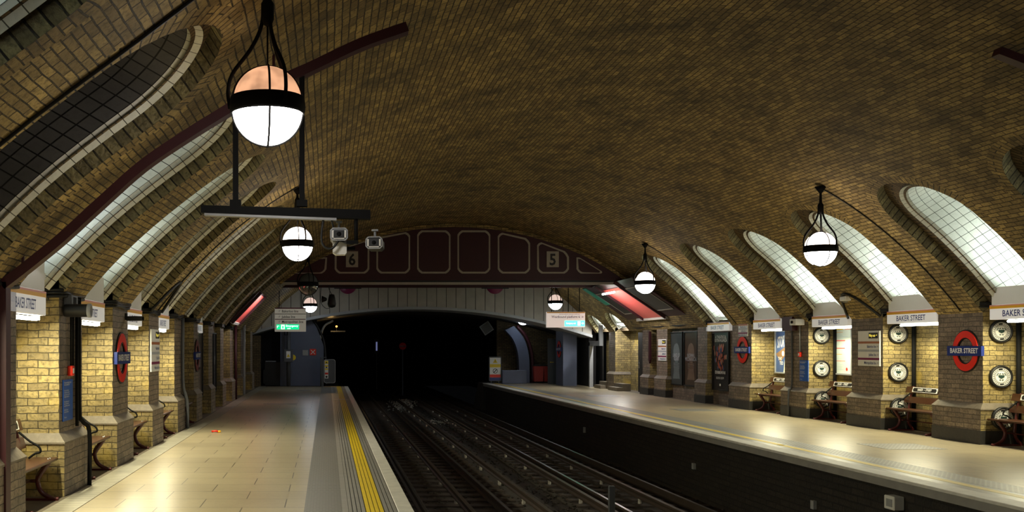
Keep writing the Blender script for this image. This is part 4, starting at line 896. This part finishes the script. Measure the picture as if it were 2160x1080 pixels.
def d_theatre(m, w, h):
    mats = [plain('theatre_black', (.02, .018, .02), .3), M['cream'], plain('theatre_red', (.45, .10, .05), .4), plain('theatre_blue', (.08, .10, .22), .4), plain('theatre_skin', (.42, .24, .15), .5)]
    R_(m, 0, -w/2, w/2, 0, h); m.m = 1
    m.text('A THEATRICAL', (-.003, 0, h*.93), NY, Z, .13, sx=.95, bold=.01); m.text('EXTRAVAGANZA', (-.003, 0, h*.87), NY, Z, .13, sx=.9, bold=.01)
    random.seed(3)
    for k in range(46):
        x = random.gauss(0, w*.2); z = h*random.uniform(.36, .78); m.m = random.choice((2, 4, 3, 2)); m.prism([(x+.04*math.cos(t)*random.uniform(.6, 1.5), z+.07*math.sin(t)*random.uniform(.6, 1.5)) for t in [2*PI*q/7 for q in range(7)]], (-.001-.0004*k, 0, 0), NY, Z, -X, .0003)
    m.m = 1; R_(m, 1, -w*.33, w*.33, h*.275, h*.33, 22); m.m = 0; m.text('HOT TICKET', (-.024, 0, h*.30), NY, Z, .13, bold=.01); m.m = 1; m.text('BOOK NOW', (-.024, 0, h*.20), NY, Z, .1, bold=.01); R_(m, 1, -.05, .05, h*.06, h*.10, 22); return mats
def d_dark(txt, c):
    def f(m, w, h):
        mats = [plain('dark_print', c, .3), M['grey'], plain('dark_print_glow', tuple(min(1, q*2.6) for q in c), .4, var=.4, scale=3)]
        R_(m, 0, -w/2, w/2, 0, h); m.m = 2; m.prism(arc(0, h*.62, w*.27, 0, 2*PI, 16)[:-1], (-.001, 0, 0), NY, Z, -X, .001); m.prism([(-w*.3, h*.1), (w*.3, h*.1), (w*.12, h*.45), (-w*.12, h*.45)], (-.001, 0, 0), NY, Z, -X, .001)
        m.m = 1; m.text(txt[0], (-.003, 0, h*.56), NY, Z, .17, bold=.01); m.text(txt[1], (-.003, 0, h*.49), NY, Z, .17, bold=.01)
        for k in range(4): R_(m, 1, -w*.25, w*.25, h*(.40-k*.03), h*(.40-k*.03)+.012, 2)
        return mats
    return f
def d_blue(m, w, h):
    mats = [plain('poster_blue', (.05, .22, .62), .35), M['white'], M['gold'], M['yellow'], M['black']]
    R_(m, 0, -w/2, w/2, 0, h); R_(m, 1, -w/2+.02, w/2-.02, h*.86, h*.865, 1); R_(m, 1, -w*.42, -w*.1, h*.89, h*.92, 1); m.m = 1; m.text('TRAVEL SAFELY', (-.003, 0, h*.91), NY, Z, .07, bold=.01)
    R_(m, 2, w*.05, w*.42, h*.42, h*.80, 1); R_(m, 2, -w*.42, -w*.05, h*.42, h*.80, 1)
    for k in range(3): R_(m, 3, -w*.4+k*w*.28, -w*.2+k*w*.28, h*.45, h*.75-k*.04, 2)
    m.m = 4; m.prism(arc(w*.2, h*.3, w*.12, 0, 2*PI, 14)[:-1], (-.001, 0, 0), NY, Z, -X, .001)
    for k in range(5): R_(m, 1, -w*.4, w*.4, h*(.15-k*.025), h*(.15-k*.025)+.008, 1)
    return mats
poster(1, 23.72, 1.05, .80, 1.14, 'white map and notices poster in a steel frame, brightly lit', d_map, 'lightgrey')
poster(1, 22.85, 1.05, .70, 1.14, 'narrow dark blue poster mostly hidden behind the directory pier', d_dark(('MUSEUM', 'LATES'), (.03, .06, .2)), 'greyp')
poster(1, 26.85, 1.0, .95, 1.14, 'bright blue and cream film poster over a bench', d_film, 'lightgrey')
poster(1, 29.95, .42, 1.25, 1.72, 'tall black theatre poster with red figures', d_theatre, 'black', back=False)
poster(1, 33.75, .45, 1.2, 1.75, 'dim grey poster, the one beside the small line directory', d_dark(('LAND OF', 'GLASS'), (.05, .06, .06)), 'black', back=False)
poster(1, 32.4, .45, 1.2, 1.75, 'dim brown poster, the one beside the slim pier', d_dark(('NORMAL', 'MECHANICAL'), (.07, .045, .03)), 'black', back=False)
poster(-1, 10.9, .88, 1.3, 1.12, 'blue poster with orange pictures in the first recess of the near platform', d_blue, 'lightgrey')
poster(-1, 25.2, .45, 1.3, 1.65, 'dark brown poster in the black frame past the dull roundel', d_dark(('NIGHT', 'TRAIN'), (.06, .045, .035)), 'black', back=False)
poster(-1, 27.75, .45, 1.0, 1.65, 'black framed poster, first of the far pair on the near platform', d_dark(('CITY', 'RIVER'), (.02, .022, .028)), 'black', back=False)
poster(-1, 28.65, .45, .7, 1.65, 'black framed poster, second of the far pair on the near platform', d_dark(('OPEN', 'AIR'), (.02, .022, .028)), 'black', back=False)
m = MB(); m.box(BR-.02, BR, 19.42, 19.56, 1.48, 1.62); m.m = 1; m.box(BR-.015, BR, 19.40, 19.62, 1.46, 1.68); tag(m.build('wall_plate', [M['yellow'], M['black']]), 'small cream plate on the bare brick recess wall', 'plate')
# ---------------------------------------------------------------- pendant globe lamps
def globe(loc, label, lit=2, mount=None, src=None, drop=.95):
    r = thing('globe_lamp', label, 'pendant lamp', loc, 0, 'globe lamps hanging from the vault'); R = .27
    lo, up = (M['glow'], M['glowup']) if lit == 3 else (M['glow'], M['glowup2']) if lit == 2 else (M['glowdim'], M['glowdimup']) if lit == 1 else (M['glass'], M['greyp'])
    m = MB(); m.lathe([(R*math.cos(t), R*math.sin(t)*1.02-.02) for t in lin(0, -PI/2, 12)], n=32); m.build('lower_bowl', lo, r)
    m = MB(); m.lathe([(R*.97*math.cos(t), R*.97*math.sin(t)+.05) for t in lin(0, PI/2, 12)], n=32); m.build('upper_bowl', up, r)
    m = MB(); m.lathe([(R+.004, -.055), (R+.016, -.055), (R+.024, .0), (R+.016, .07), (R+.004, .07), (R+.004, -.055)], n=36); m.build('band', M['iron'], r)
    for k in range(4):
        t = PI/4*0+k*PI/2+.12; c, s = math.cos(t), math.sin(t); m = MB()
        m.tube([(c*(R+.004)*math.cos(a), s*(R+.004)*math.cos(a), (R+.006)*1.02*math.sin(a)-.02) for a in lin(0, -PI/2, 10)], .009, 5)
        m.tube([(c*(R+.0)*math.cos(a), s*(R+.0)*math.cos(a), (R)*math.sin(a)+.05) for a in lin(0, PI/2, 8)], .009, 5); m.build('cage_rib', M['iron'], r)
    for k in range(3):
        t = PI+k*2*PI/3; c, s = math.cos(t), math.sin(t); m = MB()
        m.tube(curve([(c*(R+.02), s*(R+.02), -.01), (c*(R+.035), s*(R+.035), .12), (c*.27, s*.27, .26), (c*.13, s*.13, .45), (c*.05, s*.05, .62), (c*.03, s*.03, .80)], 5), .016, 6); m.build('hanger_rod', M['iron'], r)
    m = MB(); m.lathe([(0, .62), (.035, .64), (.05, .68), (.05, .80), (.025, .84), (.02, drop-.12), (.05, drop-.08), (.10, drop), (0, drop+.01)], n=14); m.tube([(0, 0, .3), (0, 0, .68)], .008, 6); m.build('suspension_stem', M['iron'], r)
    return r
def vz(x, y=30): a = abs(x-XC); return zbase(a)-sink(-1 if x < XC else 1, a, y)
def lamp(x, y, z, label, lit=2): return globe((x, y, z), label, lit, drop=max(1.0, min(1.5, vz(x, y)-z-.02)))
lamp(-.46, 7.87, 3.55, 'huge glowing globe lamp in front, hanging over the near platform', 3); lamp(-.53, 18.2, 3.53, 'glowing globe lamp seen just below the camera crossbar')
lamp(-.53, 28.6, 3.45, 'unlit dark globe lamp before the bridge', 0)
lamp(8.86, 18.3, 3.45, 'glowing globe lamp in front of the light wells across the tracks'); lamp(8.86, 28.4, 3.48, 'glowing globe lamp beside the red lit haunch across the tracks')
def lamp2(x, y, z, label, lit=1, d=1.2): return globe((x, y, z), label, lit, drop=d)
lamp2(-.68, 41.0, 3.38, 'small globe lamp beside the hanging line sign, under the bridge'); lamp2(9.0, 40.2, 3.46, 'small rosy globe lamp above the westbound platform sign')
lamp2(-.78, 46.6, 2.98, 'small globe lamp, lower of two in line, beyond the portal edge', d=1.0); lamp2(9.15, 47.6, 3.02, 'half hidden globe lamp under the cream portal across the tracks', d=1.0)
lamp(-.46, -1.6, 3.55, 'glowing globe lamp at the near end, out of the frame'); lamp(8.86, 8.2, 3.45, 'glowing globe lamp across the tracks, out of the frame')
# ---------------------------------------------------------------- curved steel rail, gantry and cameras
YR = 9.45; k9 = YR/PXF
RP_ = [((x-PX0)*k9, YR, 1.7+(PY0-y)*k9) for x, y in ((858, 60), (760, 95), (650, 147), (560, 186), (480, 234), (390, 290), (300, 352), (210, 432), (130, 505), (60, 562), (8, 602))]
g = thing('steel_rail_frame', 'maroon steel rail curving under the vault down to a post, with the camera crossbar', 'steel frame', (-3.0, YR, 0))
o_ = Vector((-3.0, YR, 0)); pts = [p-o_ for p in curve(RP_, 5)]
def ribbon(m, pts, wy, t):
    vs = []; n = len(pts)
    for i, p in enumerate(pts):
        a, b = pts[max(0, i-1)], pts[min(n-1, i+1)]; d = (b-a).normalized(); q = Vector((d.z, 0, -d.x))*t
        vs += [p-q+Y*wy, p+q+Y*wy, p+q-Y*wy, p-q-Y*wy]
    fs = [(i*4+k, i*4+(k+1) % 4, (i+1)*4+(k+1) % 4, (i+1)*4+k) for i in range(n-1) for k in range(4)]; m.add(vs, fs+[(0, 3, 2, 1), tuple(4*n-4+k for k in range(4))]); return m
m = MB(); ribbon(m, pts, .07, .045); m.build('curved_rail', M['maroon'], g)
m = MB(); m.box(-.05, .045, -.07, .07, 0, 2.30); m.build('rail_post', M['maroon'], g)
for j in (14, 46):
    p = pts[j]; m = MB(); zt = vz(p.x-3.0, YR)
    m.box(p.x-.012, p.x+.012, -.012, .012, p.z, zt+.03); m.build('rail_bracket', M['maroon'], g)
def gx(px, py): return Vector(((px-PX0)*k9, YR, 1.7+(PY0-py)*k9))-o_
for px, top in ((497, 226), (637, 152)):
    a, b = gx(px, top), gx(px, 436); m = MB(); m.box(a.x-.024, a.x+.024, -.03, .03, b.z, a.z); m.box(a.x-.05, a.x+.05, -.04, .04, b.z, b.z+.06); m.build('hanger_bar', M['iron'], g)
a, b = gx(425, 434), gx(781, 444)
m = MB(); m.add([a+Vector((0, s*.05, 0)) for s in (-1, 1)]+[b+Vector((0, s*.05, 0)) for s in (-1, 1)]+[a+Vector((0, s*.05, -.07)) for s in (-1, 1)]+[b+Vector((0, s*.05, -.085)) for s in (-1, 1)], [(0, 2, 3, 1), (4, 5, 7, 6), (0, 4, 6, 2), (1, 3, 7, 5), (0, 1, 5, 4), (2, 6, 7, 3)]); m.build('crossbar', M['iron'], g)
m = MB(); c0, c1 = a.lerp(b, .02), a.lerp(b, .8); m.add([c0+Vector((0, -.045, -.07)), c1+Vector((0, -.045, -.082)), c1+Vector((0, -.045, -.105)), c0+Vector((0, -.045, -.092)), c0+Vector((0, .045, -.07)), c1+Vector((0, .045, -.082)), c1+Vector((0, .045, -.105)), c0+Vector((0, .045, -.092))], [(0, 1, 2, 3), (4, 7, 6, 5), (2, 6, 7, 3), (0, 3, 7, 4), (1, 5, 6, 2)]); m.build('cable_tray', M['lightgrey'], g)
p0 = gx(751, 455); m = MB(); m.tube([p0, p0-Vector((0, 0, .25))], .018, 8); m.box(p0.x-.09, p0.x+.02, -.02, .02, p0.z-.26, p0.z-.23); m.build('camera_pole', M['iron'], g)
def cctv(px, py, label, s=1.0, dark=False, ry=0):
    c = gx(px, py)+o_; r = thing('security_camera', label, 'camera', c, ry, 'boxed security cameras on the crossbar')
    oct_ = lambda w, h, c_: [(-w+c_, -h), (w-c_, -h), (w, -h+c_), (w, h-c_), (w-c_, h), (-w+c_, h), (-w, h-c_), (-w, -h+c_)]
    m = MB(); m.prism(oct_(.078*s, .055*s, .022*s), (0, .0, 0), X, Z, Y, .32); ch = m.build('camera_housing', M['black'] if dark else M['lightgrey'], r)
    m = MB(); m.band(oct_(.073*s, .050*s, .02*s), oct_(.083*s, .060*s, .024*s), (0, -.012, 0), X, Z, Y, .02); m.build('front_rim', M['lightgrey'], r)
    m = MB(); m.box(-.046*s, .046*s, -.02, -.002, -.034*s, .036*s); fg = m.build('front_glass', M['black'], ch)
    m = MB(); m.lathe([(.0, -.024), (.02*s, -.024), (.022*s, -.016)], n=14, axis='y'); m.build('camera_lens', M['iron'], ch)
    m = MB(); m.box(-.066*s, -.05*s, -.02, -.004, -.034*s, .034*s); m.box(.05*s, .066*s, -.02, -.004, -.034*s, .034*s); m.box(-.05*s, .05*s, -.02, -.004, -.046*s, -.036*s); m.build('side_lamps', M['cream'], r)
    m = MB(); m.box(-.035, .035, .08, .16, .055*s, .07*s); m.tube([(0, .12, .06*s), (0, .12, .125)], .012, 6); m.box(-.03, .03, .09, .15, .12, .135); m.build('mount', M['lightgrey'], r)
cctv(715, 494, 'pale boxed security camera under the crossbar'); cctv(789, 512, 'black hooded security camera at the crossbar end', .95, True, -.12)
r = thing('white_box_housing', 'cream angular box hanging under the pale security camera', 'box', gx(718, 518)+o_+Vector((0, .08, 0)))
m = MB(); m.prism([(-.07, .04), (.06, .04), (.06, -.06), (.045, -.075), (-.04, -.075), (-.07, -.055)], (0, 0, 0), X, Z, Y, .14); m.build('box_shell', M['cream'], r); m = MB(); m.box(.06, .14, .03, .06, -.03, .0); m.build('box_arm', M['iron'], r)
m = MB(); m.tube([gx(*p)+o_+Vector((0, -.02, 0)) for p in ()] or curve([gx(683, 455)+o_, gx(678, 500)+o_, gx(684, 520)+o_, gx(700, 524)+o_, gx(714, 508)+o_], 6), .012, 6); tag(m.build('camera_cable', M['black']), 'black cable looping down to the pale security camera', 'cable')
m = MB(); m.tube(curve([gx(698, 455)+o_, gx(702, 475)+o_, gx(712, 500)+o_+Y*.05, gx(735, 514)+o_, gx(750, 512)+o_], 6), .010, 6); tag(m.build('camera_cable', M['black']), 'black cable between the two security cameras', 'cable')
YQ = 11.6; m = MB(); R2 = []
for a_ in (3.42, 3.8, 4.2, 4.7, 5.2, 5.8, 6.4, 7.0, 7.2): R2.append(Vector((XC+a_, YQ, zbase(a_)-.1-.0)))
g2 = thing('steel_rail_frame', 'end of a second maroon rail at the right hand frame edge under the vault', 'steel frame', (XR, YQ, 0)); g2['label'] = 'maroon rail end poking in at the frame edge, across the tracks'
m = MB(); ribbon(m, [p-Vector((XR, YQ, 0)) for p in curve(R2, 4)], .07, .045); m.build('curved_rail', M['maroon'], g2); m = MB(); m.box(-.05, .045, -.07, .07, 0, 2.4); m.build('rail_post', M['maroon'], g2)
for j in (4, 20):
    p = curve(R2, 4)[j]; m = MB(); m.box(p.x-XR-.03, p.x-XR+.03, -.03, .03, p.z, p.z+.16); m.build('rail_bracket', M['maroon'], g2)
# lamp cables on the vault and cable runs at the springing
def vcable(side, y, a0, a1, label, r=.012, y1=None, n=16):
    pts = [Vector((XC+side*a, y if y1 is None else y+(y1-y)*i/n, zbase(a)-sink(side, a, y)-.02)) for i, a in enumerate(lin(a0, a1, n))]
    m = MB(); m.tube(pts, r, 6); tag(m.build('lamp_cable', M['black']), label, 'cable')
vcable(1, 18.35, 4.66, 7.2, 'black cable from the lamp mount down the vault to the big roundel pier'); vcable(1, 28.4, 4.66, 7.2, 'black cable from the farther lamp mount down the vault to its pier')
vcable(-1, 6.95, 3.2, 7.2, 'black cable running up the near vault rib by the frame corner', .014); vcable(-1, 18.1, 4.73, 7.2, 'thin black cable up the vault rib from the line directory pier')
def runcab(side, y0, y1, label):
    m = MB(); x = XR-.035 if side > 0 else XL+.035; z = 2.40 if side > 0 else 2.28
    for q in range(3):
        pts = [(x-side*.012*math.sin(q+t*5), y0+(y1-y0)*t, z+.03*q+.012*math.sin(t*7+q)) for t in lin(0, 1, 8)]
        m.tube([(x+side*.3, y0-.04, pts[0][2])]+pts+[(x+side*.3, y1+.04, pts[-1][2])], .02, 6)
    tag(m.build('cable_bundle', M['black']), label, 'cable', 'cable bundles at the pier heads')
PN = ['with the maroon steel post', 'with the blue notice', 'with the red roundel', 'with the tall directory', 'after the last lit bench', 'with the dull roundel', 'between the far posters', 'past the far posters', 'under the bridge foot']
for i, (a, b) in enumerate(LP[2:]): runcab(-1, a, b, 'black cable bundle at the head of the near platform pier '+PN[i])
PN = ['hidden past the frame edge', 'past the cut off bench', 'with the large roundel', 'with the wide line directory', 'with the white camera', 'with the smaller roundel', 'beside the theatre poster']
for i, (a, b) in enumerate(RP): runcab(1, a, b, 'black cables across the tracks heading the pier '+PN[i])
m = MB(); m.tube([(XR-.04, y, 2.42+.015*math.sin(y*3)) for y in lin(31.6, 38.5, 20)], .05, 8); tag(m.build('cable_bundle', M['black']), 'thick black cable run over the double posters and dark doors', 'cable')
def foot_loop(side, y0, y1, label):
    m = MB(); pts = []
    for t in lin(0, 1, 12):
        a_ = 7.2-.42*math.sin(PI*t); y = y0+(y1-y0)*t; pts.append((XC+side*a_, y, zbase(a_)-sink(side, a_, y)-.04))
    m.tube(pts, .026, 8); tag(m.build('cable_hoop', M['black']), label, 'cable')
foot_loop(1, 21.0, 22.3, 'thick black cable hooped over the vault foot at the wide directory pier'); foot_loop(-1, 17.4, 18.5, 'thick black cable hooped over the vault foot at the near directory pier')
r = thing('bulkhead_lamp', 'small unlit cream bulkhead lamp on the vault rib above the wide directory', 'lamp', (XC+6.86, 21.75, zbase(6.86)-.05))
m = MB(); m.bevbox(-.07, .07, -.12, .12, -.05, .05, .015); m.build('lamp_base', M['cream'], r); m = MB(); m.lathe([(0, -.09), (.05, -.08), (.06, -.05)], n=14); m.build('lamp_lens', M['glass'], r)
for i, y in enumerate((18.1, 18.4, 18.7)):
    m = MB(); m.box(-.02, .005, -.05, .05, -.015, .015); tag(m.build('cable_tag', M['yellow'], None, (XR-.06, y, 2.46)), 'yellow cable tag above the large roundel', 'tag', 'yellow tags above the large roundel')
# ---------------------------------------------------------------- hanging platform signs
r = thing('hanging_line_sign', 'hanging line sign with a green emergency exit panel over the near platform', 'sign', (-1.32, 36.6, 2.68))
m = MB(); m.bevbox(-.56, .56, -.06, .06, -.43, .43, .01); m.build('sign_box', M['litwhite2'], r)
m = MB(); m.m = 1; m.box(-.55, .55, -.065, -.06, .39, .43); m.m = 0; m.box(-.55, .55, -.065, -.06, .395, .40); m.m = 2; m.box(-.55, .55, -.065, -.06, .19, .215); m.m = 1; m.box(-.55, .55, -.065, -.06, .0, .025); m.build('colour_stripes', [M['brown'], M['magenta'], M['grey']], r)
m = MB()
for t, z in (('\u2196 Bakerloo line', .30), ('\u2196 Jubilee line', .10), ('\u2196 Metropolitan line', -.08)): m.text(t, (-.42, -.066, z), X, Z, .13, sx=.85, bold=.01, align='LEFT')
m.build('lettering', M['black'], r)
m = MB(); m.box(-.49, .31, -.066, -.06, -.35, -.17); m.m = 1; m.text('\u2196', (-.43, -.068, -.26), X, Z, .16, bold=.02); m.box(-.33, -.2, -.068, -.066, -.34, -.18); m.text('Emergency', (.06, -.068, -.225), X, Z, .1, bold=.01); m.text('exit', (-.05, -.068, -.31), X, Z, .08, bold=.01); m.m = 2; m.box(-.29, -.24, -.07, -.068, -.32, -.22)
m.build('exit_panel', [M['green'], M['greenw'], M['green']], r)
for x in (-.4, .4): m = MB(); m.tube([(x, 0, .43), (x, 0, 1.22)], .014, 6); m.build('hanger', M['iron'], r)
m = MB(); m.tube([(-.2, 0, -.42), (-.2, 0, -.55), (-.1, 0, -.55), (-.1, 0, -.42)], .018, 6); m.build('cable_loop', M['iron'], r)
r = thing('hanging_platform_sign', 'hanging westbound platform sign with a teal exit panel across the tracks', 'sign', (8.56, 36.6, 2.68))
m = MB(); m.bevbox(-.69, .69, -.06, .06, -.28, .28, .01); m.build('sign_box', M['litwhite'], r)
m = MB(); m.box(-.68, .68, -.065, -.06, .235, .275); m.build('colour_band', M['orange'], r)
m = MB(); m.text('Westbound platform 6 \u2192', (.64, -.066, .10), X, Z, .125, sx=.88, bold=.012, align='RIGHT'); m.text('Hammersmith & City and Circle lines', (.5, -.066, .195), X, Z, .055, sx=.9, align='RIGHT'); m.build('lettering', M['navy'], r)
m = MB(); m.box(-.04, .67, -.066, -.06, -.23, -.04); m.m = 1; m.text('Emergency exit', (.18, -.068, -.13), X, Z, .085, sx=.65, bold=.02); m.box(.42, .52, -.068, -.066, -.21, -.06); m.text('\u2192', (.59, -.068, -.13), X, Z, .13, bold=.02); m.build('exit_panel', [M['teal'], M['greenw']], r)
for x in (-.5, .1, .5): m = MB(); m.tube([(x, 0, .28), (x, 0, 1.22)], .014, 6); m.build('hanger', M['iron'], r)
m = MB(); m.box(-.67, .04, .06, .066, -.23, -.04); m.build('rear_exit_panel', M['teal'], r)
r = thing('horn_loudspeaker', 'black horn loudspeaker hanging from a cable before the portal', 'loudspeaker', (.16, 35.0, 3.28))
m = MB(); m.lathe([(0, .24), (.09, .22), (.12, .1), (.15, -.1), (.12, -.2), (0, -.24)], n=14); m.lathe([(.0, -.3), (.12, -.28), (.05, -.12), (0, -.1)], (-.06, 0, .06), 12, 'x'); m.build('speaker_body', M['black'], r); m = MB(); m.tube(curve([(0, 0, .22), (-.1, 0, .45), (0, 0, .62)]), .012, 5); m.tube(curve([(-.35, 0, .62), (-.38, 0, 0), (-.2, 0, -.25), (0, 0, -.2)]), .01, 5); m.build('speaker_cable', M['black'], r)
r = thing('floodlight', 'square black floodlight frame hanging in the tunnel mouth', 'floodlight', (7.2, 46, 2.55))
m = MB(); a = .6; m.prism([(math.cos(a+t)*.34, math.sin(a+t)*.34) for t in (PI/4, 3*PI/4, 5*PI/4, 7*PI/4)], (0, 0, 0), X, Z, Y, .12); m.build('lamp_case', M['greyp'], r)
m = MB(); m.prism([(math.cos(a+t)*.28, math.sin(a+t)*.28) for t in (PI/4, 3*PI/4, 5*PI/4, 7*PI/4)], (0, -.01, 0), X, Z, Y, .01); m.build('lamp_glass', M['black'], r); m = MB(); m.tube([(0, .05, .2), (0, .05, .85)], .02, 6); m.build('lamp_arm', M['iron'], r)
r = thing('hose_coupling', 'small dark fitting lying on the platform paving', 'fitting', (-2.28, 21.1+6.8, 0)); bpy.data.objects.remove(r)
m = MB(); m.tube([(-.08, 0, .02), (.0, .02, .03), (.05, 0, .02)], .02, 6); m.m = 1; m.tube([(.05, 0, .02), (.1, .01, .02)], .022, 6); tag(m.build('litter_scrap', [M['red'], M['orange']], None, (-2.21, 20.2, .006)), 'tiny red and orange scrap lying on the near platform paving', 'litter')
